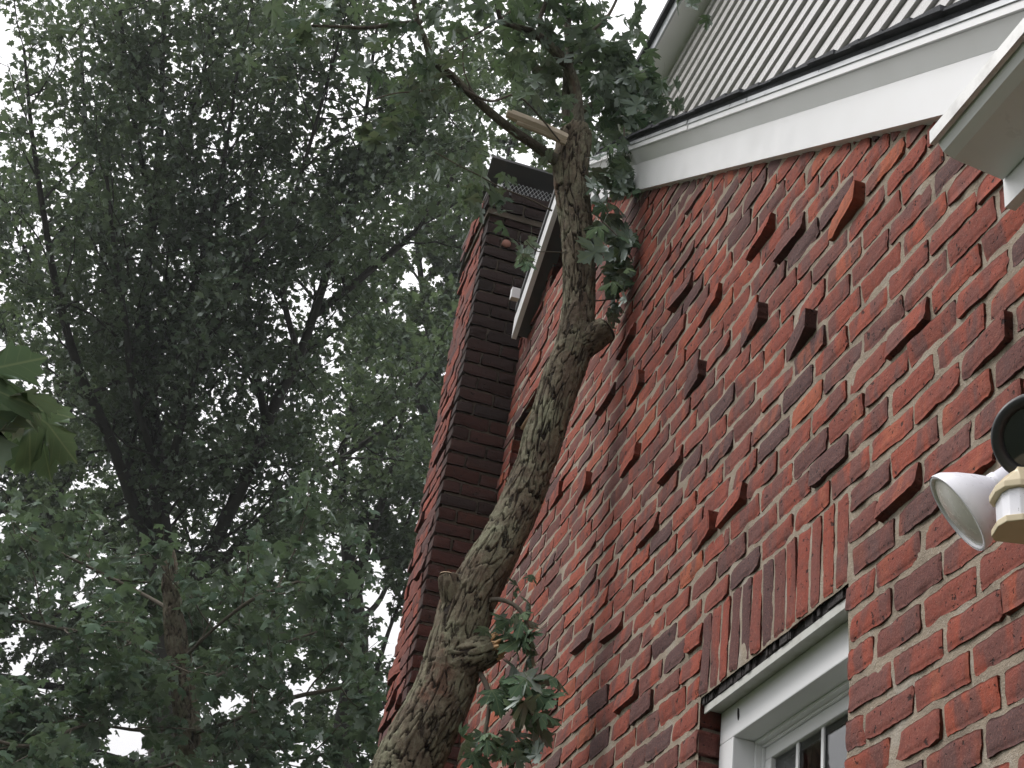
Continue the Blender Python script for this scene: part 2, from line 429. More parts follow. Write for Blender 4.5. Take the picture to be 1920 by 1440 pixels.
def brick_geo(L, H, D, nu, nv, seed, rough=1.0, tumble=1.0):
    """a worn brick: face in the plane x=0 looking to -X, length along y, body behind; closed except the back"""
    r = np.random.default_rng(seed)
    u = np.linspace(-1, 1, nu + 1); v = np.linspace(-1, 1, nv + 1)
    # crowd grid lines to the border so the arris stays narrow
    u = np.sign(u) * (1 - (1 - np.abs(u)) ** 1.6); v = np.sign(v) * (1 - (1 - np.abs(v)) ** 1.4)
    U, V = np.meshgrid(u, v, indexing='ij')
    y = U * L / 2; z = V * H / 2
    s = r.integers(1e9)
    edge_t = vnoise(U * 2.1 + 20, s) * 0.0009 + vnoise(U * 8 + 7, s + 1) * 0.0007
    edge_b = vnoise(U * 2.1 + 41, s + 2) * 0.0011 + vnoise(U * 8 + 3, s + 3) * 0.0010
    edge_l = vnoise(V * 1.6 + 11, s + 4) * 0.0018; edge_r = vnoise(V * 1.6 + 31, s + 5) * 0.0018
    z = z + rough * np.where(V > 0, V ** 2 * edge_t, V ** 2 * edge_b)
    y = y + rough * np.where(U > 0, U ** 4 * edge_r, U ** 4 * edge_l)
    # rounded corners in plan
    cr = np.clip((np.abs(U) - 1) * L / 2 + 0.016, 0, None) / 0.016
    z = z - np.sign(V) * np.abs(V) ** 3 * cr ** 2 * 0.0022 * (0.4 + r.random())
    du = (1 - np.abs(U)) * L / 2; dv = (1 - np.abs(V)) * H / 2
    e = np.minimum(du, dv); rr = 0.0035
    back = np.where(e < rr, (1 - np.sqrt(np.clip(1 - (1 - e / rr) ** 2, 0, 1))) * 0.0032, 0)
    chip = np.clip(vnoise(U * 4 + V * 3 + 13, s + 6) - 0.9, 0, 1) * 0.003 * (np.exp(-e / 0.008))
    x = back + chip + rough * (vnoise(U * 2.3 + 5, s + 7) * 0.0007 + vnoise(V * 1.5 + U * 1.3 + 9, s + 8) * 0.0007)
    x = x + tumble * (U * r.normal() * 0.0012 + V * r.normal() * 0.0016)
    verts = np.stack([x, y, z], -1).reshape(-1, 3)
    idx = np.arange((nu + 1) * (nv + 1)).reshape(nu + 1, nv + 1)
    q = np.stack([idx[:-1, :-1], idx[:-1, 1:], idx[1:, 1:], idx[1:, :-1]], -1).reshape(-1, 4)[:, ::-1]
    ring = np.concatenate([idx[:, 0], idx[-1, 1:], idx[-2::-1, -1], idx[0, -2:0:-1]])
    bk = verts[ring].copy(); bk[:, 0] = D
    o = len(verts); m = len(ring)
    side = np.stack([ring, o + np.arange(m), o + (np.arange(m) + 1) % m, np.roll(ring, -1)], -1)[:, ::-1]
    return np.concatenate([verts, bk]), np.concatenate([q, side])

COURSE = 0.0683; BRH = 0.0538; HEADZ = 1.2500        # a bed joint lies at the head of the window
PITCH = 0.168; BRL = 0.1545
WIN = (2.336, 3.062, -0.4, HEADZ); SOLD_TOP = HEADZ + 3 * COURSE
W2 = (4.78, 5.485, HEADZ + 23 * COURSE, HEADZ + 30 * COURSE)
W3 = (4.80, 5.185, HEADZ + 38 * COURSE, HEADZ + 41 * COURSE)
def near_line(y): return 2.10 + 0.672 * (y - 1.934)
PK = 5.02
def wall_top(y):
    # where brick ends under the two rakes, in the plane of the wall
    a = near_line(y) + 0.11
    b = 4.31 - 0.87 * (y - 5.22) + 0.06
    return min(a, b) if y > 2.0 else min(a, 2.12)

skint = {}    # special bricks: (pixel) -> (proud by, yaw deg, tilt deg)
special = [((1420, 430), .030, 3, 9), ((1505, 430), .034, -2, 8), ((1592, 398), .030, 10, 4), ((1285, 555), .030, -4, 8),
           ((1340, 560), .040, 4, 5), ((1398, 640), .040, 12, 2), ((1490, 640), .030, 12, 2), ((1318, 680), .034, 10, 2),
           ((1698, 650), .022, 0, 8), ((1840, 690), .010, 6, 3), ((1272, 842), .028, -3, 8), ((1365, 980), .026, 4, 6),
           ((1308, 992), .024, 12, 2), ((1655, 948), .024, 0, 9), ((1800, 880), .024, -4, 5), ((1195, 712), .035, 9, 3),
           ((1172, 658), .03, 2, 7), ((1195, 845), .034, 9, 2), ((1200, 1000), .028, -2, 7), ((1085, 940), .034, 9, 3),
           ((1150, 1195), .03, 0, 8), ((1085, 1205), .03, -2, 8), ((1180, 1310), .026, -2, 7), ((1130, 755), .03, 2, 8),
           ((1030, 945), .03, 8, 2), ((1010, 590), .04, 0, 6)]
special_yz = [(at_x(*p, WX)[1], at_x(*p, WX)[2], a, b, c) for p, a, b, c in special]

bricks = []   # dicts: centre, L, H, yaw, tilt, roll, proud, vertical?, face 'wall'|'front'|'side'
def cut(y0, y1, holes):
    segs = [(y0, y1)]
    for a, b in holes:
        ns = []
        for s0, s1 in segs:
            if b <= s0 or a >= s1: ns.append((s0, s1)); continue
            if a - s0 > 0.02: ns.append((s0, a))
            if s1 - b > 0.02: ns.append((b, s1))
        segs = ns
    return segs
R0 = random.Random(11)
k0 = int((-0.25 - HEADZ) / COURSE)
for k in range(k0, 60):
    z = HEADZ + (k + 0.5) * COURSE
    if z > 4.5: break
    ph = 2.332 - (0.084 if k % 2 else 0.0) + R0.uniform(-0.012, 0.012)
    holes = []
    if z < WIN[3]: holes.append((WIN[0], WIN[1]))
    elif z < SOLD_TOP: holes.append((WIN[0] - 0.004, WIN[1] + 0.012))
    if W2[2] < z < W2[3]: holes.append((W2[0], W2[1]))
    if W3[2] < z < W3[3]: holes.append((W3[0], W3[1]))
    y = ph - 13 * PITCH
    while y < 5.70:
        L = PITCH + R0.gauss(0, 0.004)
        for s0, s1 in cut(y + 0.0068, y + L - 0.0068, [(a - 0.001, b + 0.001) for a, b in holes] + [(5.66, 9)]):
            yc = (s0 + s1) / 2
            if s1 - s0 < 0.025 or yc < 0.15 or z > wall_top(yc): continue
            d = dict(c=(WX, yc, z + R0.gauss(0, 0.0011)), L=s1 - s0, H=BRH + R0.gauss(0, 0.0016),
                     proud=R0.uniform(-0.001, 0.002) + (R0.uniform(0.003, 0.008) if R0.random() < 0.03 else 0),
                     yaw=R0.gauss(0, 0.45), tilt=R0.gauss(1.6, 0.6), roll=R0.gauss(0, 0.5), face='wall')
            bricks.append(d)
        y += L
for sy, sz, a, b, c in special_yz:
    j = min(range(len(bricks)), key=lambda i: (bricks[i]['c'][1] - sy) ** 2 + 4 * (bricks[i]['c'][2] - sz) ** 2)
    tl = c * 1.75 if c > 3 else c; yw = b * 0.70
    bricks[j].update(proud=math.sin(math.radians(tl)) * BRH / 2 + math.sin(math.radians(abs(yw))) * bricks[j]['L'] / 2 + a * 0.06, yaw=-yw, tilt=tl, roll=R0.gauss(0, 1.5))
# soldier course over the window
ns = 13; w = (WIN[1] + 0.012 - (WIN[0] - 0.004)) / ns
for i in range(ns):
    yc = WIN[0] - 0.004 + (i + 0.5) * w
    bricks.append(dict(c=(WX, yc, (HEADZ + SOLD_TOP) / 2), L=SOLD_TOP - HEADZ - 0.010, H=w - 0.0125 + R0.gauss(0, 0.001), proud=R0.uniform(-0.001, 0.0018),
                       yaw=R0.gauss(0, 0.8), tilt=R0.gauss(0, 0.8), roll=90 + R0.gauss(0, 0.5), face='wall', soldier=True))
# chimney: face parallel to the wall ('front') and the side looking at the camera ('side')
CHX, CHY0, CHY1 = 0.952, 5.62, 6.11
for k in range(k0 + 10, 60):
    z = HEADZ + (k + 0.5) * COURSE
    if z > 4.64: break
    cap = 0.028 if z > 4.50 else 0.0
    xs = [CHX - cap - 0.003, CHX + (0.082 if k % 2 else 0.165) + R0.gauss(0, .004), WX + 0.06]
    if k % 2 and R0.random() < .8: xs.insert(2, xs[1] + PITCH * 0.98)
    for a, b in zip(xs[:-1], xs[1:]):
        if b > WX + 0.06: b = WX + 0.06
        if b - a < 0.03: continue
        bricks.append(dict(c=((a + b) / 2, CHY0 - cap, z), L=b - a - 0.010, H=BRH + R0.gauss(0, 0.0015), proud=R0.uniform(-0.001, 0.004), yaw=R0.gauss(0, 0.5),
                           tilt=R0.gauss(0, 0.8), roll=R0.gauss(0, 0.4), face='side'))
    y = CHY0 + 0.098 - cap
    first = 0.08 if k % 2 else 0.16
    while y < CHY1 - 0.03:
        e = min(y + first, CHY1); first = PITCH
        sp_ = R0.random() < 0.07 and z < 4.45
        bricks.append(dict(c=(CHX - cap, (y + e) / 2, z), L=e - y - 0.010, H=BRH + R0.gauss(0, 0.0015), proud=0.012 if sp_ else R0.uniform(-0.001, 0.006), yaw=R0.gauss(0, 3 if sp_ else 0.8),
                           tilt=8 if sp_ else R0.gauss(0.5, 1.0), roll=R0.gauss(0, 0.4), face='front'))
        y = e

def brick_matrix(d):
    rot = Matrix.Rotation(math.radians(d['yaw']), 4, 'Z') @ Matrix.Rotation(math.radians(d['tilt']), 4, 'Y') @ Matrix.Rotation(math.radians(d['roll']), 4, 'X')
    if d['face'] == 'side': rot = Matrix.Rotation(math.radians(90), 4, 'Z') @ rot
    c = Vector(d['c'])
    nrm = Vector((0, -1, 0)) if d['face'] == 'side' else Vector((-1, 0, 0))
    return Matrix.Translation(c + nrm * d['proud']) @ rot
def seen_size(d):
    c = RM.T @ np.array(d['c'])
    if c[2] < 0.2: return 0
    x, y = CX + F * c[0] / c[2], CY + F * c[1] / c[2]
    if not (-140 < x < 2060 and -140 < y < 1580): return 0
    edge = 1.0 if (-15 < x < 1935 and -15 < y < 1455) else 0.02
    if x > 1790 and y < 330: return 0
    n = np.array([0, -1, 0]) if d['face'] == 'side' else np.array([-1, 0, 0])
    v = -np.array(d['c']); dist = np.linalg.norm(v)
    return edge * d['L'] * d['H'] * (n @ v / dist) / dist ** 2
for d in bricks:
    d['s'] = seen_size(d)
    t = R0.random(); d['tone'] = (min(max(R0.gauss(0.50, 0.23), 0), 1), R0.random(), R0.random())
    if d['face'] == 'front' or d.get('soldier'): d['tone'] = (d['tone'][0] * 0.75, d['tone'][1] * 0.5, d['tone'][2])
    # the dark overfired ones
    if R0.random() < 0.05: d['tone'] = (R0.uniform(0, 0.15), R0.random() * 0.3, R0.random())
bricks.sort(key=lambda d: -d['s'])

house = empty('house', (WX + 1, 3.0, GZ))
thing(house, 'red brick house with white trimmed gable, chimney dark with soot and shade, and grey lap siding above', 'house')
HINV = Vector((-(WX + 1), -3.0, -GZ))
def hpart(o, par=None):
    """parent to the house (or one of its parts) without moving"""
    o.parent = par or house
    if par is None: o.matrix_parent_inverse = house.matrix_basis.inverted()
    else: o.matrix_parent_inverse = par.matrix_basis.inverted()
    return o

# mortar bed of the wall: a finely uneven sheet with holes for the windows, 9 mm behind the brick faces
def mortar_sheet():
    ys = np.concatenate([np.arange(0.1, 1.25, 0.06), np.arange(1.25, 3.6, 0.011), np.arange(3.6, 5.72, 0.022)])
    zs = np.arange(-0.3, 4.5, 0.012)
    for a in (WIN[0], WIN[1], W2[0], W2[1], W3[0], W3[1]): ys[np.argmin(abs(ys - a))] = a
    for a in (WIN[3], W2[2], W2[3], W3[2], W3[3]): zs[np.argmin(abs(zs - a))] = a
    Y, Z = np.meshgrid(ys, zs, indexing='ij')
    n = rng.normal(size=Y.shape)
    def sm(a):
        for ax in (0, 1): a = (np.roll(a, 1, ax) + a + np.roll(a, -1, ax)) / 3
        return a
    n1 = sm(n); n2 = sm(sm(sm(sm(n))))
    X = WX + 0.0050 - n1 * 0.0018 - n2 * 0.0042
    v = np.stack([X, Y, Z], -1).reshape(-1, 3)
    i = np.arange(Y.size).reshape(Y.shape)
    q = np.stack([i[:-1, :-1], i[:-1, 1:], i[1:, 1:], i[1:, :-1]], -1)
    yc = (Y[:-1, :-1] + Y[1:, 1:]) / 2; zc = (Z[:-1, :-1] + Z[1:, 1:]) / 2
    keep = np.ones(yc.shape, bool)
    for a, b, c, d in (WIN, W2, W3): keep &= ~((yc > a) & (yc < b) & (zc > c) & (zc < d))
    top = np.vectorize(wall_top)(yc[:, 0])[:, None]
    keep &= zc < top + 0.05
    return v, q[keep][:, ::-1]
v, q = mortar_sheet()
me = mesh_np('brick_wall', v, q, [M_MORT], True)
wall = hpart(link('brick_wall', me))
# solid body behind: the wall's core, with the window openings lined
core = MB()
X0, X1 = WX + 0.022, WX + 0.30
core.box(X0, X1, -1.5, WIN[0], GZ, 2.10); core.box(X0, X1, WIN[0], WIN[1], GZ, WIN[2]); core.box(X0, X1, WIN[0], WIN[1], WIN[3] + 0.01, 2.3)
def slab(y0, y1, z0):
    n = max(2, int((y1 - y0) / 0.05))
    for a, b in zip(np.linspace(y0, y1, n + 1)[:-1], np.linspace(y0, y1, n + 1)[1:]):
        core.box(X0, X1, a, b, z0, min(wall_top(a), wall_top(b)) + 0.02)
slab(WIN[1] + 0.022, W2[0], GZ)
slab(2.0, WIN[1], 2.301)
core.box(X0, X1, W2[0], W2[1], GZ, W2[2]); core.box(X0, X1, W2[0], W3[0], W2[3] + .01, 3.6); core.box(X0, X1, W3[0], W3[1], W2[3] + .01, W3[2] - .01)
core.box(X0, X1, W3[1] + .02, W2[1], W2[3] + .01, 3.86); slab(W2[1] + 0.022, 6.4, GZ)
core.build('wall_core', M_MORT, wall)
hpart(bpy.data.objects['wall_core'], wall)

# chimney core
cc = MB(); cc.box(CHX + 0.016, WX + 0.35, CHY0 + 0.012, CHY1 - 0.005, GZ, 4.50); cc.box(CHX - 0.012, WX + 0.35, CHY0 - 0.014, CHY1 + 0.02, 4.501, 4.636)
chim = hpart(cc.build('chimney', M_MORT_D))

variants = {}
def get_variant(kind, soot_shade):
    key = (kind, R0.randrange(14), soot_shade)
    if key not in variants:
        L, H = kind
        v, q = brick_geo(L, H, 0.095, 16, 6, key[1] * 7 + (3 if soot_shade else 0) + 11)
        variants[key] = mesh_np('brick', v, q, [M_SO_O if soot_shade else M_BR_O], False)
    return variants[key]
mass = {'wall': [], 'front': [], 'side': []}
for n, d in enumerate(bricks):
    mw = brick_matrix(d); soot_shade = d['face'] == 'side'
    par = wall if d['face'] == 'wall' else chim
    if n < 300:
        std = abs(d['L'] - BRL) < 0.014 and not d.get('soldier')
        if std:
            me = get_variant((BRL, BRH), soot_shade); sc = (1, d['L'] / BRL, d['H'] / BRH)
        else:
            v, q = brick_geo(d['L'], d['H'], 0.095, 14 if d['L'] > .08 else 8, 6, n)
            me = mesh_np('brick', v, q, [M_SO_O if soot_shade else M_BR_O], False); sc = (1, 1, 1)
        o = link('brick', me); hpart(o, par)
        o.matrix_basis = mw @ Matrix.Diagonal((*sc, 1))
        o['tone'] = [float(x) for x in d['tone']]
    else:
        big = d['s'] > 0
        v, q = brick_geo(d['L'], d['H'], 0.095, 9 if big else 4, 5 if big else 3, n)
        m3 = np.array(mw)
        mass[d['face']].append((v @ m3[:3, :3].T + m3[:3, 3], q, d['tone']))
def join(name, lst, m, par):
    o = 0; V = []; Q = []; T = []
    for v, q, t in lst:
        V.append(v); Q.append(q + o); o += len(v); T.append(np.tile(t, (len(v), 1)))
    ob = link(name, mesh_np(name, np.concatenate(V), np.concatenate(Q), [m], False, np.concatenate(T)))
    hpart(ob, par); ob['kind'] = 'stuff'
    return ob
join('brickwork', mass['wall'], M_BR_S, wall)
join('brickwork', mass['front'], M_BR_S, chim)
join('soot_shade_brickwork', mass['side'], M_SO_S, chim)

# ------------------------------------------------------------------ the near rake: frieze, soffit, fascia, drip edge
def slope_board(name, mtl, par, x0, x1, y0, y1, lo, hi, line):
    """a board between two x planes, its lower and upper edge offsets above the rake line"""
    b = MB()
    prof = [(x0, y0, line(y0) + lo), (x1, y0, line(y0) + lo), (x1, y0, line(y0) + hi), (x0, y0, line(y0) + hi)]
    d = np.array((0, y1 - y0, line(y1) - line(y0)))
    b.prism(prof, np.zeros(3), d)
    return hpart(b.build(name, mtl), par)
PKY = 4.93
rk = empty('rake_trim', (WX, 3, 3)); hpart(rk)
def far_line(y): return 3.956 - 0.87 * (y - 4.74) + 0.34      # lower edge of the far fascia, carried to the frieze plane
slope_board('frieze_board', M_WHITE, rk, WX - 0.022, WX + 0.02, 1.45, 4.98, 0.0, 0.128, near_line)
def sprung(name, mtl, prof, y0, y1):
    b = MB()
    b.prism([(WX - o, y0, near_line(y0) + h) for o, h in prof], np.zeros(3), np.array((0, y1 - y0, near_line(y1) - near_line(y0))))
    return hpart(b.build(name, mtl), rk)
sprung('soffit_board', M_SOFFIT, [(0.0225, 0.1285), (0.055, 0.1745), (0.040, 0.1795), (0.0, 0.1300), (0.0, 0.1285)], 1.45, 4.96)
for ya_, yb_, o_ in ((1.45, 3.30, 0.0), (3.306, 4.93, 0.0015)):
    sprung('fascia_board', M_WHITE, [(0.0535, 0.1760), (0.0625 + o_, 0.1760), (0.0625 + o_, 0.1965), (0.0535, 0.1965)], ya_, yb_)
    sprung('drip_edge', M_DRIP, [(0.0530, 0.1975), (0.0665 + o_, 0.1975), (0.0645 + o_, 0.2135), (0.0530, 0.2135)], ya_, yb_)
# far rake: white fascia with a thin underside and a dark soffit coloured as the shadow gap behind
def far_f(y): return 3.78 - 0.789 * (y - 5.41)
slope_board('fascia_board', M_WHITE, rk, WX - 0.075, WX - 0.052, 4.84, 5.475, 0.0, 0.112, far_f)
slope_board('soffit_board', M_DARKMETAL, rk, WX - 0.05, WX + 0.02, 4.86, 5.48, 0.03, 0.05, far_f)
slope_board('drip_edge', M_DARKMETAL, rk, WX - 0.083, WX - 0.05, 4.84, 5.45, 0.114, 0.146, far_f)
b = MB(); c0 = at_y(965, 552, 5.3); b.box(c0[0] - .018, c0[0] + .02, 5.28, 5.31, c0[2] - 0.03, c0[2] + 0.025); hpart(b.build('flashing', M_WHITE), rk)

# gable roof behind the rakes: slabs plus single shingle courses along the near rake
roof = MB()
def roof_slab(y0, y1, line, off, x0, x1, t):
    prof = [(x0, y0, line(y0) + off), (x0, y0, line(y0) + off + t), (x0, y1, line(y1) + off + t), (x0, y1, line(y1) + off)]
    roof.prism(prof, np.zeros(3), np.array((x1 - x0, 0, 0)))
roof_slab(1.45, 4.72, near_line, 0.2145, WX - 0.062, 2.6, 0.016)
roof_slab(4.84, 5.50, far_f, 0.148, WX - 0.06, 2.6, 0.018)
roof = hpart(roof.build('roof', M_SHING))
yy = 1.45
while yy < 4.70:
    w = 0.115
    b = MB()
    a0, a1 = yy, yy + w + 0.03
    z0, z1 = near_line(a0) + 0.2315, near_line(a1) + 0.2315
    j = random.uniform(-0.006, 0.006); tk = 0.012 + random.uniform(0, 0.008)
    prof = [(WX - 0.080 + j, a0, z0), (WX - 0.080 + j, a0, z0 + tk), (WX - 0.080 + j, a1, z1 + 0.003), (WX - 0.080 + j, a1, z1)]
    b.prism(prof, np.zeros(3), np.array((1.3, 0, 0)))
    hpart(b.build('shingle', M_SHING), roof)
    yy += w

# ------------------------------------------------------------------ gutter and eave at the near end
gp = [(-0.949 + 0, 1.650), (-0.952, 1.628), (-0.955, 1.622), (-0.962, 1.612), (-0.978, 1.604), (-1.066, 1.593)]
eave = MB()
pts = [(0.945, 1.652), (0.951, 1.627), (0.958, 1.614), (0.976, 1.606), (1.062, 1.594), (1.062, 1.655), (1.058, 1.655), (1.058, 1.599), (0.979, 1.611), (0.963, 1.618), (0.957, 1.63), (0.952, 1.652)]
eave.prism([(x, 1.55, z) for x, z in pts], np.zeros(3), np.array((0, -2.6, 0)))
eave.add([(x, 1.548, z) for x, z in pts[:6]], [(0, 1, 2, 3, 4, 5)])
gut = hpart(eave.build('gutter', M_GUTTER))
b = MB(); b.prism([(0.9385, 1.556, 1.628), (0.9385, 1.556, 1.655), (0.9475, 1.556, 1.655), (0.9475, 1.556, 1.628)], np.zeros(3), np.array((0, -2.6, 0))); hpart(b.build('gutter_lip', M_GLIP), gut)
b = MB(); b.box(1.0645, 1.083, -1.05, 1.553, 1.541, 1.68); hpart(b.build('fascia_board', M_WHITE), gut)
b = MB(); b.box(1.0845, WX + 0.02, -1.05, 1.553, 1.66, 1.675); hpart(b.build('soffit_board', M_SOFFIT), gut)
b = MB(); b.prism([(0.99, 1.552, 1.690), (0.99, 1.552, 1.705), (3.2, 1.552, 3.4), (3.2, 1.552, 3.385)], np.zeros(3), np.array((0, -2.6, 0))); hpart(b.build('roof_slope', M_SHING))

# ------------------------------------------------------------------ main house wall above: single siding boards, eave
SX = 2.40
sid = MB(); sid.box(SX + 0.002, SX + 0.2, 0.2, 8.2, 2.2, 7.70)
sid = hpart(sid.build('siding_wall', M_DARK))
z = 3.6; i = 0
while z < 7.69:
    h = 0.120 if i % 2 else 0.136
    pr = 0.024 if i % 2 else 0.028
    h2 = min(h, 7.695 - z)
    cutp = random.uniform(3.2, 7.0)
    for sa, sb, so_ in ((0.2, cutp, 0.0), (cutp - 0.03, 8.2, 0.0016)):
        q_ = pr - so_ + random.uniform(-0.0008, 0.0008); zz = z + random.uniform(-0.0015, 0.0015) + so_ * 0.5
        prof = [(SX, sa, zz), (SX - q_, sa, zz), (SX - q_ * 0.8, sa, zz + h2 * 0.6), (SX - 0.0035 + so_ * 0.6, sa, zz + h2 * 0.985), (SX, sa, zz + h2 * 0.985)]
        b = MB(); b.prism(prof, np.zeros(3), np.array((0, sb - sa, random.uniform(-0.003, 0.003))))
        hpart(b.build('siding_board', M_VINYL), sid)
    z += h; i += 1
ev = empty('eave_trim', (SX, 4, 7.7)); hpart(ev)
b = MB(); b.box(SX - 0.185, SX + 0.1, 0.2, 8.3, 7.702, 7.722); hpart(b.build('soffit_board', M_SOFFIT), ev)
b = MB(); b.box(SX - 0.20, SX - 0.186, 0.2, 8.3, 7.695, 7.80); hpart(b.build('fascia_board', M_DRIP), ev)
b = MB(); b.box(SX - 0.235, SX + 3, 0.2, 8.32, 7.802, 7.85); hpart(b.build('roof_slope', M_SHING), ev)

# ------------------------------------------------------------------ the near window
def rect_frame(name, mtl, par, x0, x1, y0, y1, z0, z1, w, bevel=0.003):
    b = MB(); b.box(x0, x1, y0, y1, z1 - w, z1); b.box(x0, x1, y0, y1, z0, z0 + w)
    b.box(x0, x1, y0, y0 + w, z0 + w + 0.0005, z1 - w - 0.0005); b.box(x0, x1, y1 - w, y1, z0 + w + 0.0005, z1 - w - 0.0005)
    return hpart(b.build(name, mtl, bevel=bevel), par)
WT = HEADZ - 0.005
win = empty('window', (WX, 2.7, 0.8)); hpart(win)
wx = WX + 0.055
rect_frame('casing', M_WHITE, win, wx, wx + 0.10, WIN[0] + 0.002, WIN[1] - 0.004, -0.3, WT - 0.022, 0.078)
rect_frame('inner_stop', M_WHITE, win, wx + 0.052, wx + 0.11, WIN[0] + 0.0805, WIN[1] - 0.0825, -0.22, WT - 0.1005, 0.008, 0.0015)
rect_frame('inner_stop', M_WHITE, win, wx + 0.066, wx + 0.11, WIN[0] + 0.089, WIN[1] - 0.091, -0.21, WT - 0.109, 0.006, 0.001)
rect_frame('sash_frame', M_WHITE, win, wx + 0.072, wx + 0.11, WIN[0] + 0.0955, WIN[1] - 0.0975, -0.2, WT - 0.1155, 0.030, 0.003)
b = MB(); b.box(WX + 0.018, wx + 0.06, WIN[0] + 0.001, WIN[1] - 0.001, WT - 0.0215, WT - 0.014)
b.prism([(WX + 0.014, WIN[0] + 0.001, WT - 0.032), (WX + 0.018, WIN[0] + 0.001, WT - 0.032), (WX + 0.018, WIN[0] + 0.001, WT - 0.014), (WX + 0.014, WIN[0] + 0.001, WT - 0.014)], np.zeros(3), np.array((0, WIN[1] - WIN[0] - 0.002, 0)))
hpart(b.build('head_flashing', M_FLASH), win)
# ragged dark sealant and mortar under the soldier course
b = MB(); r4 = random.Random(3)
prev = None
n = 60; ys = WIN[0] + 0.002 + (WIN[1] - WIN[0] - 0.004) * np.sort(np.concatenate([[0, 1], np.random.default_rng(4).random(n - 2)]))
for a, c in zip(ys[:-1], ys[1:]):
    zz = WT - 0.010 - r4.uniform(0.0, 0.0035); xx = WX + 0.012 + r4.uniform(-0.004, 0.007)
    b.box(xx, WX + 0.12, a, c + 0.0007 * r4.random(), zz, WT + 0.012 + r4.uniform(0, 0.0006))
hpart(b.build('sealant', M_CAULK), win)
gx = wx + 0.084
b = MB(); b.box(gx, gx + 0.004, WIN[0] + 0.115, WIN[1] - 0.115, -0.18, WT - 0.13); hpart(b.build('glass_pane', M_GLASS), win)
ya, yb = WIN[0] + 0.1255, WIN[1] - 0.1275
for i in range(1, 4):
    yc = ya + (yb - ya) * i / 4
    b = MB(); b.box(gx - 0.005, gx - 0.001, yc - 0.006, yc + 0.006, -0.16, WT - 0.1455); hpart(b.build('muntin', M_WHITE), win)
for zz in (WT - 0.38, WT - 0.62):
    b = MB(); b.box(gx + 0.0055, gx + 0.0095, ya, yb, zz, zz + 0.012); hpart(b.build('muntin', M_WHITE), win)
b = MB()   # the dark room behind, and a white blind rail seen through the glass
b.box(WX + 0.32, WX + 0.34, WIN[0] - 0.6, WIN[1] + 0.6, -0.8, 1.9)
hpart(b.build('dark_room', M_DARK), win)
b = MB(); b.prism([(WX + 0.25, WIN[0] + .05, WT - 0.30), (WX + 0.27, WIN[0] + .05, WT - 0.30), (WX + 0.27, WIN[0] + .05, WT - 0.25), (WX + 0.25, WIN[0] + .05, WT - 0.25)], np.zeros(3), np.array((0, 0.6, 0))); hpart(b.build('blind_rail', M_WHITE), win)
# chip of dark paint on the casing
c0 = at_x(1384, 1338, wx - 0.0015)
b = MB(); pr = [(-.003, .014), (.002, .010), (.003, .002), (.006, -.008), (.002, -.016), (-.002, -.008), (-.004, .002)]
b.prism([(wx - 0.0025, c0[1] - p * 0.9, c0[2] + q) for p, q in pr], np.zeros(3), np.array((0.002, 0, 0))); hpart(b.build('paint_chip', M_CAULK), win)
# openings mostly hidden behind the leaning trunk
w2 = empty('window', (WX, 5.1, 2.7)); hpart(w2)
rect_frame('casing', M_WHITE, w2, WX + 0.135, WX + 0.18, W2[0] + 0.002, W2[1] - 0.002, W2[2] + 0.002, W2[3] - 0.024, 0.06)
b = MB(); b.box(WX + 0.030, WX + 0.20, W2[0] + 0.001, W2[1] - 0.001, W2[3] - 0.022, W2[3] - 0.006); hpart(b.build('head_board', M_PLY), w2)
b = MB(); b.box(WX + 0.160, WX + 0.164, W2[0] + 0.063, W2[1] - 0.063, W2[2] + 0.063, W2[3] - 0.085); hpart(b.build('glass_pane', M_GLASS), w2)
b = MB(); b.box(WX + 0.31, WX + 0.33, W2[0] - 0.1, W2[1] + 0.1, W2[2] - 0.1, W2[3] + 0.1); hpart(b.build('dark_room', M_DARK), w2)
w3 = empty('attic_vent', (WX, 5.0, 3.95)); hpart(w3)
b = MB(); b.box(WX + 0.030, WX + 0.25, W3[0] + 0.001, W3[1] - 0.001, W3[3] - 0.018, W3[3] - 0.004); hpart(b.build('head_board', M_PLY), w3)
b = MB(); b.box(WX + 0.11, WX + 0.13, W3[0] + 0.001, W3[1] - 0.001, W3[2], W3[3] - 0.02); hpart(b.build('louvre_panel', M_DARKMETAL), w3)

# ------------------------------------------------------------------ chimney cap: wire screen and sheet metal lid
b = MB(); b.box(CHX - 0.03, WX + 0.36, CHY0 - 0.022, CHY1 + 0.025, 4.637, 4.652); hpart(b.build('cap_slab', M_DARKMETAL), chim)
sx0, sx1, sz0, sz1 = CHX + 0.02, WX + 0.30, 4.653, 4.80
b = MB()
yS = CHY0 + 0.015
step = 0.021
n = int((sx1 - sx0) / step) + 8
for i in range(-8, n):
    for sgn in (1, -1):
        x0 = sx0 + i * step; x1 = x0 + sgn * (sz1 - sz0) * 0.62
        za, zb = sz0, sz1
        pa, pb = np.array((x0, yS, za)), np.array((x1, yS, zb))
        lo, hi = 0.0, 1.0
        dx = pb[0] - pa[0]
        for lim, s in ((sx0, 1), (sx1, -1)):
            fa = s * (pa[0] - lim); fb = s * (pb[0] - lim)
            if fa < 0 and fb < 0: lo, hi = 1, 0
            elif fa < 0: lo = max(lo, fa / (fa - fb))
            elif fb < 0: hi = min(hi, fa / (fa - fb))
        if hi - lo < 0.05: continue
        b.tube([pa + (pb - pa) * lo, pa + (pb - pa) * hi], 0.0013, 4, False)
hpart(b.build('wire_screen', M_ZINC), chim)
b = MB(); b.box(sx0 - 0.004, sx0 + 0.022, yS - 0.006, yS + 0.012, sz0 + 0.0005, sz1 - 0.002); b.box(sx0, sx1, yS - 0.007, yS + 0.010, sz0 + 0.0007, sz0 + 0.016)
b.box(sx0, sx0 + 0.02, CHY1 - 0.03, CHY1 - 0.01, sz0 + 0.0005, sz1 - 0.05)
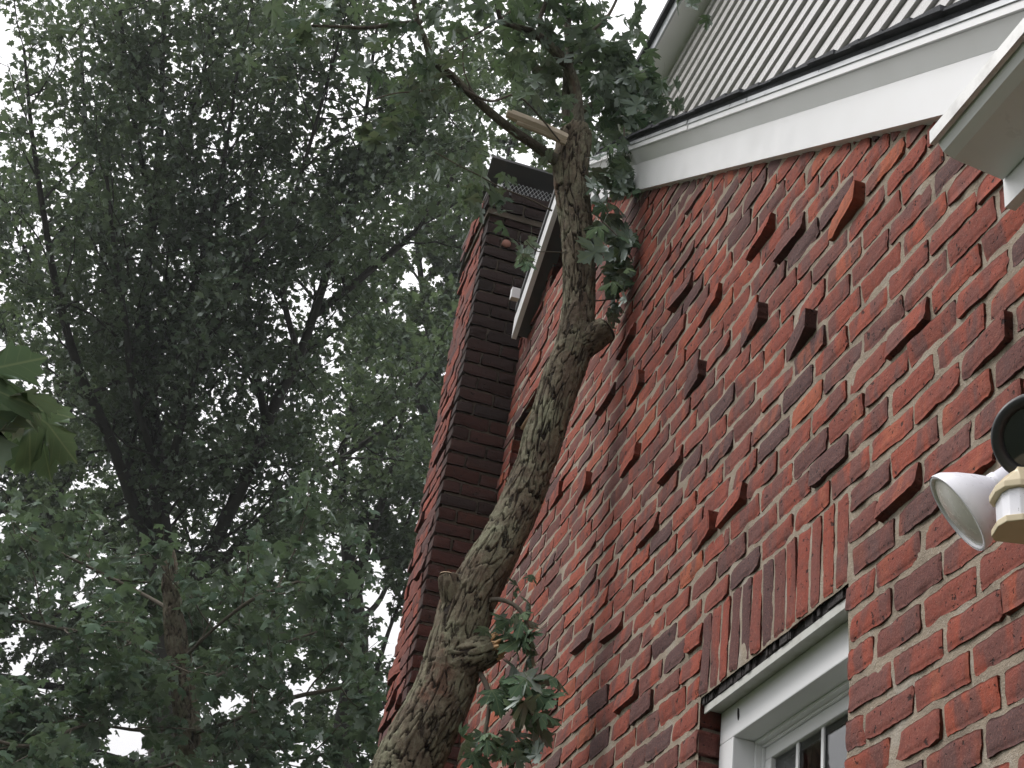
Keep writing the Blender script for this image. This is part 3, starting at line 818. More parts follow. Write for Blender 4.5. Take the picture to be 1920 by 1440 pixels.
hpart(b.build('screen_frame', M_ZINC), chim)
b = MB()
b.add([(0.905, 5.55, 4.802), (1.55, 5.55, 4.802), (1.55, 6.16, 4.46), (0.935, 6.16, 4.46), (0.905, 5.55, 4.815), (1.55, 5.55, 4.815), (1.55, 6.16, 4.473), (0.935, 6.16, 4.473)],
      [(0, 3, 2, 1), (4, 5, 6, 7), (0, 1, 5, 4), (1, 2, 6, 5), (2, 3, 7, 6), (3, 0, 4, 7)])
hpart(b.build('lid', M_DARKMETAL), chim)
b = MB(); b.box(CHX + 0.10, WX + 0.3, CHY0 + 0.05, CHY1 - 0.05, 4.653, 4.74); hpart(b.build('flue', M_DARK), chim)
c0 = at_y(950, 456, CHY0 - 0.008)
lathe('clay_vent', [(0.0, 0.022), (-0.03, 0.022), (-0.03, 0.0)], c0 + np.array((0, 0.03, 0)), (0, 1, 0), simple('terracotta', (0.25, 0.12, 0.09), .9), chim, 16)
hpart(bpy.data.objects['clay_vent'], chim)

# ------------------------------------------------------------------ twin floodlight at the right edge
fl = empty('security_floodlight', (WX - 0.01, 1.62, 1.13))
thing(fl, 'twin white security floodlight with beige motion sensor on the brick wall', 'floodlight')
def fpart(o): o.parent = fl; o.matrix_parent_inverse = fl.matrix_basis.inverted(); return o
FD = 1.80
PXM = FD / F
rim_c = at_d(1794, 963, FD)
ax = RM @ np.array((-0.85, 0.52, -0.08)); ax /= np.linalg.norm(ax)      # the way the lamp shines
Rr = 78 * PXM
bell = [(0.000, Rr), (-0.002, Rr * 1.012), (-0.010, Rr * 0.985), (-0.026, Rr * 0.80), (-0.042, Rr * 0.56), (-0.052, Rr * 0.39), (-0.055, Rr * 0.34)]
fpart(lathe('lamp_shade', bell, rim_c, ax, M_LWHITE, None, 56))
fpart(lathe('lens', [(0.0, Rr * 0.93), (0.001, Rr * 0.88), (0.006, Rr * 0.55), (0.008, 0.0)], rim_c - ax * 0.004, ax, M_LENS, None, 56))
fpart(lathe('lens_ring', [(-0.006, Rr * 0.99), (0.0005, Rr * 0.99), (0.0008, Rr * 0.92), (-0.006, Rr * 0.91)], rim_c - ax * 0.001, ax, M_LWHITE, None, 56))
nk = rim_c - ax * 0.054
fpart(lathe('lamp_socket', [(0, Rr * 0.33), (-0.001, Rr * 0.37), (-0.008, Rr * 0.37), (-0.009, Rr * 0.345), (-0.075, Rr * 0.36), (-0.078, 0)], nk, ax, M_LWHITE, None, 40))
c2 = at_d(1947, 821, FD - 0.06)
a2 = RM @ np.array((-0.34, 0.06, -0.94)); a2 /= np.linalg.norm(a2)
R2 = 76 * PXM
fpart(lathe('lamp_shade', [(0.0, R2 * 1.0), (-0.012, R2 * 1.01), (-0.03, R2 * 0.85), (-0.055, R2 * 0.5), (-0.062, R2 * 0.38), (-0.12, R2 * 0.36)], c2 - a2 * 0.006, a2, M_LWHITE, None, 56))
fpart(lathe('lens_ring', [(-0.008, R2 * 1.02), (0.002, R2 * 1.02), (0.005, R2 * 0.97), (0.004, R2 * 0.82), (-0.002, R2 * 0.74), (-0.006, R2 * 0.74)], c2, a2, M_BLACK, None, 56))
fpart(lathe('lens', [(-0.003, R2 * 0.75), (0.000, R2 * 0.5), (0.0015, 0.0)], c2, a2, M_LGLASS, None, 56))
# sensor body: a vertical prism with a chamfered head, a hood and a white window
sc_ = at_d(1912, 950, FD - 0.10)
u_ = r_ * 1.0; u_ = np.array((u_[0], u_[1], 0)); u_ /= np.linalg.norm(u_); v_ = np.array((-u_[1], u_[0], 0))   # to the right / away
def loc(a, bb, c): return sc_ + u_ * a + v_ * bb + np.array((0, 0, c))
P1 = (FD - 0.10) / F
def foot(sc=1.0, dx=0): return [(-0.0265 * sc + dx, -0.004), (-0.021 * sc + dx, -0.018 * sc), (-0.006, -0.026 * sc), (0.035, -0.026 * sc), (0.035, 0.03), (-0.02 * sc + dx, 0.03), (-0.0265 * sc + dx, 0.02)]
def lay(layers):
    b = MB(); n = 7; vs = []
    for sc, dx, zz in layers: vs += [loc(a, bb, zz) for a, bb in foot(sc, dx)]
    fs = [tuple(range(n))[::-1], tuple(range(n * (len(layers) - 1), n * len(layers)))]
    for i in range(len(layers) - 1): fs += [(i * n + j, i * n + (j + 1) % n, (i + 1) * n + (j + 1) % n, (i + 1) * n + j) for j in range(n)]
    b.add(vs, fs); return b
fpart(lay([(1.0, 0, -0.030), (1.0, 0, -0.022)]).build('sensor_base', M_BEIGE, bevel=0.0012))
fpart(lay([(0.84, 0.002, -0.0218), (0.84, 0.002, 0.012)]).build('sensor_window', M_LWHITE, bevel=0.001))
fpart(lay([(1.02, 0, 0.0122), (1.02, 0, 0.020), (0.80, 0.006, 0.034), (0.7, 0.01, 0.040)]).build('sensor_hood', M_BEIGE, bevel=0.0012))
b = MB(); b.prism([loc(0.002, -0.0285, -0.0215), loc(0.035, -0.0285, -0.0215), loc(0.035, -0.0285, 0.014), loc(0.006, -0.0285, 0.014)], np.zeros(3), v_ * 0.03); fpart(b.build('sensor_body', M_BEIGE, bevel=0.001))
b = MB(); b.tube([loc(0.006, -0.002, -0.0302), loc(0.006, -0.002, -0.0312)], 0.0035, 10); fpart(b.build('test_knob', M_BLACK))
b = MB(); e = np.array((WX, 1.55, 1.13))
b.tube([e + np.array((-0.04, 0, 0)), e + np.array((-0.0005, 0, 0))], [0.045, 0.055], 24); fpart(b.build('mount_plate', M_LWHITE))
b = MB()
for tgt in (nk - ax * 0.07, c2 - a2 * 0.115, loc(0.035, 0.01, 0.0)):
    b.tube([tgt, (tgt + e) / 2 + np.array((-0.03, -0.02, 0.0)), e + np.array((-0.03, 0, 0))], 0.009, 10)
fpart(b.build('arm', M_LWHITE))

# ------------------------------------------------------------------ leaves
def leaf_template(level):
    half = {2: [(0.10, -0.03), (0.26, -0.05), (0.33, 0.02), (0.46, 0.00), (0.38, 0.10), (0.22, 0.18), (0.40, 0.28), (0.48, 0.32), (0.63, 0.46), (0.51, 0.47), (0.55, 0.60), (0.40, 0.53),
                (0.32, 0.57), (0.155, 0.44), (0.20, 0.62), (0.30, 0.74), (0.19, 0.73), (0.165, 0.86), (0.08, 0.86)],
            1: [(0.20, -0.04), (0.46, 0.01), (0.29, 0.17), (0.60, 0.42), (0.54, 0.55), (0.22, 0.49), (0.28, 0.72), (0.12, 0.82)],
            0: [(0.42, 0.0), (0.27, 0.18), (0.58, 0.46), (0.22, 0.50), (0.24, 0.74)]}[level]
    ol = [(0, 0)] + half + [(0, 1.0)] + [(-x, y) for x, y in half[::-1]]
    v = [(0, 0.36)] + ol
    n = len(ol)
    f = np.array([(0, 1 + i, 1 + (i + 1) % n) for i in range(n)], int)
    return np.array([(x, y, 0.0) for x, y in v]), f

def bend(v, fold, curl, twist=0.0):
    o = v.copy(); x, y = v[:, 0], v[:, 1]
    o[:, 2] = -fold * np.abs(x) - curl * (y - 0.2) ** 2 - curl * 0.6 * x * x + twist * x * y
    return o

def frames(n, droop, spread, r, tilt=0.55):
    """random leaf frames: tip direction, normal"""
    a = r.random(n) * 2 * np.pi
    t = np.stack([np.cos(a), np.sin(a), -droop + r.normal(size=n) * spread], -1); t /= np.linalg.norm(t, axis=1)[:, None]
    up = np.stack([r.normal(size=n) * tilt, r.normal(size=n) * tilt, np.ones(n)], -1)
    nn = up - t * np.sum(up * t, 1)[:, None]; nn /= np.linalg.norm(nn, axis=1)[:, None] + 1e-9
    s = np.cross(t, nn)
    return s, t, nn

def leaf_mass(name, P, size, mtl, level, parent, droop=0.6, spread=0.6, seed=1, smooth=False):
    r = np.random.default_rng(seed); n = len(P)
    tv, tf = leaf_template(level)
    s, t, nn = frames(n, droop, spread, r)
    sz = size * np.exp(r.normal(size=n) * 0.22)
    k = len(tv)
    fold = r.uniform(-0.1, 0.55, n); curl = r.uniform(-0.1, 0.6, n); tw = r.normal(size=n) * 0.4
    x = tv[None, :, 0] * np.ones((n, 1)); y = tv[None, :, 1] * np.ones((n, 1))
    z = -fold[:, None] * np.abs(x) - curl[:, None] * (y - 0.2) ** 2 + tw[:, None] * x * y
    V = P[:, None, :] + sz[:, None, None] * (x[..., None] * s[:, None] + y[..., None] * t[:, None] + z[..., None] * nn[:, None])
    Fc = (tf[None] + (np.arange(n) * k)[:, None, None]).reshape(-1, 3)
    tone = np.repeat(np.stack([r.random(n), (r.random(n) < 0.15) * r.random(n), r.random(n)], -1), k, 0)
    o = link(name, mesh_np(name, V.reshape(-1, 3), Fc, [mtl], smooth, tone), parent)
    o['kind'] = 'stuff'
    return o

# ------------------------------------------------------------------ bark tubes
def spline(pts, step):
    pts = [np.asarray(p, float) for p in pts]
    P = [2 * pts[0] - pts[1]] + pts + [2 * pts[-1] - pts[-2]]
    o = []
    for i in range(1, len(P) - 2):
        p0, p1, p2, p3 = P[i - 1:i + 3]
        n = max(2, int(np.linalg.norm((p2 - p1)[:3]) / step))
        for j in range(n):
            t = j / n
            o.append(0.5 * ((2 * p1) + (-p0 + p2) * t + (2 * p0 - 5 * p1 + 4 * p2 - p3) * t * t + (-p0 + 3 * p1 - 3 * p2 + p3) * t ** 3))
    o.append(pts[-1]); return np.array(o)

def bark_tube(pts4, step, na, cell_s, cell_a, depth, seed, lump=0.06):
    """pts4: (x, y, z, radius); gives verts, quads, tone"""
    r = np.random.default_rng(seed)
    C = spline(pts4, step); n = len(C)
    P = C[:, :3]; rad = C[:, 3]
    T = np.gradient(P, axis=0); T /= np.linalg.norm(T, axis=1)[:, None]
    U = np.zeros_like(P); u = np.cross(T[0], [0.2, 0.9, 0.1]); 
    for i in range(n):
        u = u - T[i] * (u @ T[i]); u /= np.linalg.norm(u); U[i] = u
    Vv = np.cross(T, U)
    sl_ = np.concatenate([[0], np.cumsum(np.linalg.norm(np.diff(P, axis=0), axis=1))])
    th = np.arange(na) / na
    Sg, Tg = np.meshgrid(sl_, th, indexing='ij')
    nc = max(4, int(round(2 * np.pi * rad.mean() / cell_a)))
    ms = int(sl_[-1] / cell_s) + 4
    jx = r.random((ms + 4, nc)); jy = r.random((ms + 4, nc)); cr = r.random((ms + 4, nc)); ch = r.random((ms + 4, nc))
    # warp
    def wn(a, b, fs, fa, sd):
        q = np.random.default_rng(sd); m = q.normal(size=(int(sl_[-1] * fs) + 6, fa))
        x = a * fs; y = (b % 1) * fa; i = np.floor(x).astype(int); j = np.floor(y).astype(int); fx = x - i; fy = y - j
        fx = fx * fx * (3 - 2 * fx); fy = fy * fy * (3 - 2 * fy)
        return (m[i, j % fa] * (1 - fx) + m[i + 1, j % fa] * fx) * (1 - fy) + (m[i, (j + 1) % fa] * (1 - fx) + m[i + 1, (j + 1) % fa] * fx) * fy
    A = Sg / cell_s + 0.28 * wn(Sg, Tg, 1.6 / cell_s, nc * 2, seed + 1) + 1.0
    B = Tg * nc + 0.38 * wn(Sg, Tg, 0.9 / cell_s, nc * 2, seed + 2)
    d1 = np.full(A.shape, 9.0); d2 = np.full(A.shape, 9.0); idr = np.zeros(A.shape); idh = np.zeros(A.shape)
    ia = np.floor(A).astype(int); ib = np.floor(B).astype(int)
    for da in (-1, 0, 1):
        for db in (-1, 0, 1):
            ca = np.clip(ia + da, 0, ms + 3); cb = ib + db; cm = cb % nc
            dd = np.hypot(ca + jx[ca, cm] - A, cb + jy[ca, cm] - B)
            nw = dd < d1
            d2 = np.where(nw, d1, np.minimum(d2, dd)); idr = np.where(nw, cr[ca, cm], idr); idh = np.where(nw, ch[ca, cm], idh); d1 = np.where(nw, dd, d1)
    e = d2 - d1
    fis = np.clip(0.95 + 0.4 * wn(Sg, Tg, 22, 12, seed + 8), 0.35, 1.3)
    mask = 1 - (1 - np.clip((e - 0.05) / 0.07, 0, 1)) * np.minimum(fis, 1); mask = mask * mask * (3 - 2 * mask)
    fine = wn(Sg, Tg, 160, 48, seed + 3) * 0.0009 * min(1, depth / 0.005)
    lum = wn(Sg, Tg, 9, 5, seed + 4) * lump
    # plates: tilted like shingles, some flaked off
    disp = depth * (mask - 0.6) + depth * 0.75 * (idh - 0.5) * mask + fine
    disp += depth * 0.5 * (d1 - 0.3) * mask * np.where(idr > 0.45, 1, 0)
    Rr_ = rad[:, None] * (1 + lum) + disp
    ang = 2 * np.pi * Tg
    V = P[:, None] + Rr_[..., None] * (np.cos(ang)[..., None] * U[:, None] + np.sin(ang)[..., None] * Vv[:, None])
    idx = np.arange(n * na).reshape(n, na); nx = np.roll(idx, -1, 1)
    q = np.stack([idx[:-1], nx[:-1], nx[1:], idx[1:]], -1).reshape(-1, 4)
    patch = np.clip(wn(Sg, Tg, 7, 5, seed + 5) - 0.8, 0, 0.7)
    tone = np.stack([np.clip(mask * 1.05, 0, 1), idr, patch], -1).reshape(-1, 3)
    return V.reshape(-1, 3), q, tone, P, T, rad

def closed_end(v, q, tone, na, first=False, rag=0.0, seed=0):
    """close one end of a tube with a slightly sunk centre point"""
    ring = np.arange(na) if first else np.arange(len(v) - na, len(v))
    c = v[ring].mean(0)
    v2 = np.concatenate([v, c[None]]); t2 = np.concatenate([tone, tone[ring[:1]]])
    i = len(v)
    tri = np.stack([ring, np.roll(ring, -1), np.full(na, i)], -1)
    if first: tri = tri[:, ::-1]
    return v2, [q, tri], t2

# ------------------------------------------------------------------ the fallen tree that leans on the gable
TY = 4.0
def tp(x, y, Y, r): p = at_y(x, y, Y); return np.array([*p, r])
ft = empty('leaning_tree', (0.30, 4.3, GZ))
thing(ft, 'storm broken maple trunk leaning on the brick gable beside the chimney', 'tree')
def tpart(o): o.parent = ft; o.matrix_parent_inverse = ft.matrix_basis.inverted(); return o
def add_tube(name, pts4, step, na, cs, ca, depth, seed, mtl=M_BARK, lump=0.06, ends=(False, True), par=None):
    v, q, t, P, T, rad = bark_tube(pts4, step, na, cs, ca, depth, seed, lump)
    fs = [q]
    if ends[1]: v, fs, t = closed_end(v, q, t, na)
    if ends[0]:
        ring = np.arange(na); v = np.concatenate([v, v[ring].mean(0)[None]]); t = np.concatenate([t, t[:1]])
        fs = fs + [np.stack([np.roll(ring, -1), ring, np.full(na, len(v) - 1)], -1)]
    o = link(name, mesh_np(name, v, fs, [mtl], True, t))
    return tpart(o) if par is None else o
low = tp(764, 1440, 3.98, 0.091)
trunk_pts = [np.array([0.30, 4.30, GZ - 0.05, 0.125]), np.array([0.48, 4.15, -0.3, 0.115]), low + np.array([-0.05, 0.02, -0.28, 0.004]), low,
             tp(828, 1310, 3.98, 0.083), tp(858, 1195, 3.98, 0.079), tp(893, 1100, 3.98, 0.074), tp(940, 1020, 3.98, 0.065), tp(985, 920, 4.0, 0.060),
             tp(1020, 815, 4.0, 0.060), tp(1052, 715, 4.0, 0.062), tp(1078, 640, 4.0, 0.058), tp(1086, 570, 4.0, 0.0535), tp(1085, 490, 4.0, 0.0535),
             tp(1079, 410, 4.0, 0.055), tp(1071, 340, 4.0, 0.059), tp(1072, 290, 4.0, 0.061), tp(1079, 255, 4.0, 0.055), tp(1083, 243, 4.0, 0.047)]
add_tube('trunk', trunk_pts, 0.005, 200, 0.105, 0.034, 0.0085, 5, lump=0.035)
# stubs
add_tube('branch_stub', [tp(1080, 655, 4.0, 0.052), tp(1105, 640, 3.97, 0.046), tp(1122, 628, 3.95, 0.044), tp(1136, 619, 3.94, 0.042)], 0.006, 90, 0.06, 0.024, 0.006, 9)
add_tube('branch_stub', [tp(862, 1160, 3.98, 0.050), tp(848, 1115, 3.95, 0.034), tp(842, 1092, 3.94, 0.028), tp(840, 1080, 3.94, 0.026)], 0.006, 70, 0.05, 0.022, 0.005, 11)
add_tube('branch_stub', [tp(855, 1250, 3.96, 0.070), tp(885, 1232, 3.93, 0.056), tp(908, 1222, 3.91, 0.048), tp(925, 1214, 3.90, 0.043)], 0.006, 90, 0.07, 0.026, 0.007, 13)

def splinters(name, base, axis, R, L, n, mtl, seed, par):
    r = np.random.default_rng(seed); b = MB()
    ax_ = np.asarray(axis, float); ax_ /= np.linalg.norm(ax_)
    u = np.cross(ax_, [0.1, 0.3, 0.9]); u /= np.linalg.norm(u); w = np.cross(ax_, u)
    for i in range(n):
        rr = R * math.sqrt(r.random()); a = r.random() * 2 * math.pi
        c = base + rr * (math.cos(a) * u + math.sin(a) * w)
        l = L * (0.35 + 0.9 * r.random()) * (1 - 0.4 * rr / R); s = R * r.uniform(0.10, 0.22)
        tip = c + ax_ * l + r.normal(size=3) * 0.004
        v = []
        for t, sc in ((-0.35, 1.0), (0.35, 0.9), (0.8, 0.5)):
            cc_ = c + (tip - c) * t
            for j in range(5):
                an = 2 * math.pi * j / 5 + i
                v.append(cc_ + s * sc * (math.cos(an) * u * 1.0 + math.sin(an) * w * 0.6))
        v.append(tip)
        f = [(k * 5 + j, k * 5 + (j + 1) % 5, (k + 1) * 5 + (j + 1) % 5, (k + 1) * 5 + j) for k in range(2) for j in range(5)] + [(10 + j, 10 + (j + 1) % 5, 15) for j in range(5)]
        b.add(v, f)
    return tpart(b.build(name, mtl))
e0 = tp(925, 1214, 3.90, 0)[:3]; e1 = tp(952, 1200, 3.88, 0)[:3]
splinters('splintered_wood', e0, e1 - e0, 0.040, 0.045, 46, M_WOOD, 3, ft)
t0 = tp(1083, 246, 4.0, 0)[:3]
splinters('splintered_wood', t0, (0.05, 0.0, 1.0), 0.040, 0.035, 30, M_BARK_D, 4, ft)
# sawn face of the upper stub
e0 = tp(1136, 619, 3.94, 0)[:3]; e1 = tp(1142, 615, 3.938, 0)[:3]
d_e = (e1 - e0) / np.linalg.norm(e1 - e0)
lathe('sawn_face', [(0.0, 0.0435), (0.003, 0.042), (0.004, 0.02), (0.0035, 0.0)], e0, d_e, simple('old_cut_wood', (0.17, 0.12, 0.085), 0.9, 0.6, (0.05, 0.04, 0.03), 40), None, 40)
tpart(bpy.data.objects['sawn_face'])
e0 = tp(840, 1080, 3.94, 0)[:3]
lathe('sawn_face', [(0.0, 0.0262), (0.003, 0.025), (0.004, 0.0)], e0, (0.02, 0.0, 1), simple('cut_wood', (0.30, 0.22, 0.14), 0.85, 0.5, (0.1, 0.08, 0.05), 40), None, 30)
tpart(bpy.data.objects['sawn_face.001'])
# the long pale sliver split from the top
a = tp(1062, 262, 3.93, 0)[:3]; c = tp(950, 213, 3.93, 0)[:3]
b = MB(); up_ = np.array((0.0, 0.0, 1.0)); dd = c - a
for i, (o0, w0, l0) in enumerate([(0.0, 0.020, 1.0), (0.014, 0.012, 0.93), (-0.016, 0.011, 0.82)]):
    s0 = a + up_ * o0; s1 = a + dd * l0 + up_ * o0 * 1.3
    pts = [s0, s0 + (s1 - s0) * 0.5 + up_ * 0.004, s1]
    b.tube(pts, [w0 * 1.0, w0 * 1.05, w0 * 0.75], 7)
tpart(b.build('wood_sliver', M_PALEWOOD))

def limb(name, px_pts, na=20, step=0.02, mtl=M_TWIG, par=None, bark=True):
    pts = [tp(*p) for p in px_pts]
    if bark: return add_tube(name, pts, step, na, 0.05, 0.016, 0.0012, int(px_pts[0][0] * 7 + px_pts[-1][1]) % 1000 + 1, M_LIMB, 0.05)
    C = spline(pts, 0.02); b = MB(); b.tube(C[:, :3], list(C[:, 3]), 7)
    return tpart(b.build(name, mtl, smooth=True))
M_LIMB = bark_mat('limb_bark', (0.135, 0.125, 0.100), (0.11, 0.095, 0.075), (0.055, 0.046, 0.036), (0.13, 0.08, 0.05), 0.5)
L_left = [(1050, 305, 4.0, 0.030), (1030, 292, 3.98, 0.020), (960, 243, 3.93, 0.0165), (905, 198, 3.88, 0.015), (850, 145, 3.83, 0.0135), (812, 112, 3.8, 0.0125), (795, 70, 3.78, 0.011), (783, 40, 3.76, 0.010), (772, -30, 3.72, 0.009)]
L_r1 = [(1082, 262, 4.0, 0.034), (1083, 215, 4.0, 0.024), (1078, 165, 4.0, 0.022), (1062, 122, 3.97, 0.021), (1030, 85, 3.93, 0.0175), (1000, 62, 3.9, 0.015), (962, 47, 3.86, 0.013), (940, 38, 3.84, 0.010), (930, 0, 3.8, 0.008)]
L_r2 = [(1070, 250, 4.03, 0.028), (1063, 205, 4.04, 0.020), (1064, 150, 4.05, 0.0185), (1068, 90, 4.05, 0.017), (1064, 40, 4.04, 0.015), (1075, -40, 4.03, 0.012)]
L_r3 = [(1017, 75, 3.92, 0.010), (1012, 40, 3.9, 0.009), (1024, 0, 3.88, 0.0085), (1030, -40, 3.86, 0.008)]
L_hz = [(790, 40, 3.77, 0.009), (740, 45, 3.74, 0.007), (690, 52, 3.71, 0.006), (640, 50, 3.68, 0.005), (585, 48, 3.65, 0.004)]
L_rt = [(1085, 100, 4.04, 0.008), (1110, 60, 4.06, 0.007), (1140, 30, 4.08, 0.006), (1165, -20, 4.1, 0.005)]
L_rf = [(1082, 215, 4.0, 0.012), (1120, 190, 4.06, 0.010), (1170, 175, 4.12, 0.008), (1225, 165, 4.15, 0.006)]
for L_, na in ((L_left, 26), (L_r1, 30), (L_r2, 30), (L_r3, 16), (L_hz, 14), (L_rt, 12), (L_rf, 14)): limb('limb', L_, na, 0.012)
twigs = [[(1035, 395, 3.93, .0035), (990, 372, 3.9, .003), (940, 352, 3.87, .0028), (900, 330, 3.85, .0026), (860, 310, 3.83, .0024), (815, 285, 3.8, .002)],
         [(905, 1128, 3.94, .008), (935, 1124, 3.9, .0075), (965, 1135, 3.87, .0065), (985, 1160, 3.85, .006), (990, 1190, 3.84, .005), (988, 1225, 3.83, .004)],
         [(900, 1262, 3.92, .008), (912, 1285, 3.88, .008), (918, 1310, 3.86, .007), (915, 1345, 3.85, .006), (905, 1395, 3.84, .005), (895, 1450, 3.83, .004)],
         [(1064, 474, 3.93, .002), (1030, 472, 3.9, .0018), (1005, 470, 3.86, .0018), (985, 450, 3.84, .0015)],
         [(1100, 395, 3.96, .003), (1120, 405, 3.93, .003), (1140, 425, 3.9, .0028), (1160, 445, 3.88, .0025)],
         [(1060, 470, 3.98, .003), (1130, 470, 3.98, .003), (1165, 458, 3.97, .0025), (1190, 500, 3.96, .002), (1192, 560, 3.95, .002)],
         [(1105, 565, 3.97, .0025), (1140, 562, 3.96, .0022), (1170, 558, 3.95, .002)],
         [(870, 168, 3.83, .005), (920, 190, 3.85, .0045), (965, 178, 3.86, .004), (1000, 205, 3.88, .0035), (1050, 265, 3.92, .003)],
         [(1170, 240, 4.05, .004), (1172, 290, 4.0, .004), (1168, 330, 3.97, .004), (1164, 350, 3.95, .003)],
         [(960, 20, 3.86, .005), (900, 60, 3.82, .004), (860, 80, 3.8, .003), (800, 130, 3.78, .003)],
         [(860, 155, 3.83, .004), (800, 170, 3.8, .003), (740, 175, 3.77, .0025), (690, 190, 3.74, .002)],
         [(905, 198, 3.88, .004), (880, 160, 3.86, .003), (868, 120, 3.84, .003), (870, 70, 3.82, .002)],
         [(1068, 110, 4.05, .005), (1110, 120, 4.06, .004), (1150, 90, 4.08, .003), (1200, 60, 4.1, .002)]]
for t in twigs: limb('twig', t, par=ft, bark=False)

# leaves one by one: clusters given as (pixel, pixel spread, depth, depth spread, count, size)
leaf_vars = []
def leaf_variant(i):
    tv, tf = leaf_template(2)
    r = np.random.default_rng(i + 50)
    v = bend(tv, r.uniform(0.05, 0.5), r.uniform(0.1, 0.7), r.normal() * 0.3)
    v[:, 0] *= r.uniform(0.85, 1.1); v[:, 1] *= 1.0
    # stalk: a thin strip
    n = len(v); st = np.array([(-0.012, 0.0, 0.0), (0.012, 0.0, 0.0), (0.008, -0.35, 0.10), (-0.008, -0.35, 0.10), (0.006, -0.62, 0.26), (-0.006, -0.62, 0.26)])
    v = np.concatenate([v, st]); f = [tuple(x) for x in tf] + [(n + 3, n + 2, n + 1, n), (n + 5, n + 4, n + 2, n + 3)]
    return mesh_np('leaf', v, f, [M_LEAF_O], True)
leaf_vars = [leaf_variant(i) for i in range(12)]
def place_leaf(p, size, r, par, droop=0.9, spread=0.5, face=None):
    s, t, nn = frames(1, droop, spread, r, 0.9)
    s, t, nn = s[0], t[0], nn[0]
    o = bpy.data.objects.new('leaf', leaf_vars[r.integers(len(leaf_vars))])
    COL.objects.link(o)
    o.parent = par; o.matrix_parent_inverse = par.matrix_basis.inverted()
    M = Matrix(((s[0], t[0], nn[0], 0), (s[1], t[1], nn[1], 0), (s[2], t[2], nn[2], 0), (0, 0, 0, 1)))
    o.matrix_basis = Matrix.Translation(Vector(p)) @ M @ Matrix.Diagonal((size, size, size, 1))
    o['tone'] = [float(r.random()), float(r.random() * (r.random() < 0.3)), float(r.random())]
    return o
rl = np.random.default_rng(21)
clusters = [((1178, 195), (62, 58), 4.10, 0.08, 60, 0.077), ((1150, 160), (45, 40), 4.05, 0.08, 34, 0.066), ((1215, 200), (28, 45), 4.18, 0.05, 22, 0.062),
            ((1140, 290), (30, 35), 4.0, 0.05, 26, 0.066), ((1130, 350), (28, 22), 3.95, 0.05, 16, 0.070), ((1165, 335), (18, 20), 3.93, 0.04, 10, 0.066),
            ((1150, 430), (36, 20), 3.90, 0.04, 9, 0.098), ((1195, 450), (22, 18), 3.92, 0.03, 6, 0.092), ((1180, 505), (28, 22), 3.93, 0.04, 16, 0.066), ((1185, 545), (24, 22), 3.95, 0.03, 16, 0.064),
            ((1165, 590), (16, 16), 3.95, 0.03, 6, 0.058),
            ((985, 465), (14, 28), 3.84, 0.03, 8, 0.050), ((995, 1180), (18, 22), 3.84, 0.04, 7, 0.066), ((955, 1160), (26, 18), 3.88, 0.04, 8, 0.060), ((965, 1200), (30, 30), 3.86, 0.04, 5, 0.06),
            ((985, 1265), (26, 28), 3.83, 0.03, 10, 0.082), ((1000, 1320), (24, 30), 3.83, 0.03, 9, 0.082), ((930, 1300), (28, 24), 3.86, 0.03, 7, 0.068),
            ((900, 1390), (30, 26), 3.82, 0.03, 9, 0.070), ((950, 1400), (28, 24), 3.83, 0.03, 8, 0.070), ((990, 1390), (22, 30), 3.84, 0.03, 7, 0.068), ((975, 1110), (14, 20), 3.92, 0.02, 3, 0.05)]
for (px_, sp, Y, ys_, n, sz) in clusters:
    for i in range(n):
        p = at_y(px_[0] + rl.normal() * sp[0] * 0.7, px_[1] + rl.normal() * sp[1] * 0.7, Y + rl.normal() * ys_)
        if px_[1] < 400 and px_[0] > 1100 and (RM.T @ p)[0] / (RM.T @ p)[2] * F + CX < 1100: continue
        if p[2] < near_line(p[1]) + 0.12: p[0] = min(p[0], WX - 0.05)
        place_leaf(p, sz * math.exp(rl.normal() * 0.18), rl, ft, 1.0, 0.6)
# the smaller leaves of the top limbs, along limb lines
P = []
rr = np.random.default_rng(33)
def sprinkle(pts, n, spr, dz=-0.02):
    C = spline([tp(*p) for p in pts], 0.03)[:, :3]
    i = rr.integers(0, len(C), n)
    k = max(1, n // 5); ctr = C[rr.integers(int(len(C) * 0.38), len(C), k)] + rr.normal(size=(k, 3)) * spr
    P.append(ctr[rr.integers(0, k, n)] + rr.normal(size=(n, 3)) * 0.045 + np.array((0, 0, dz)))
for L_, n, s in ((L_left, 30, 0.10), (L_r1, 50, 0.12), (L_r2, 80, 0.12), (L_r3, 60, 0.12), (L_hz, 60, 0.07), (L_rt, 60, 0.13), (L_rf, 40, 0.10)): sprinkle(L_, n, s)
for t, n in ((twigs[0], 18), (twigs[7], 18), (twigs[9], 28), (twigs[10], 26), (twigs[11], 18), (twigs[12], 36)): sprinkle(t, n, 0.05)
tpart(leaf_mass('foliage', np.concatenate(P), 0.062, M_LEAF_PALE, 2, None, 0.8, 0.5, 3, True))

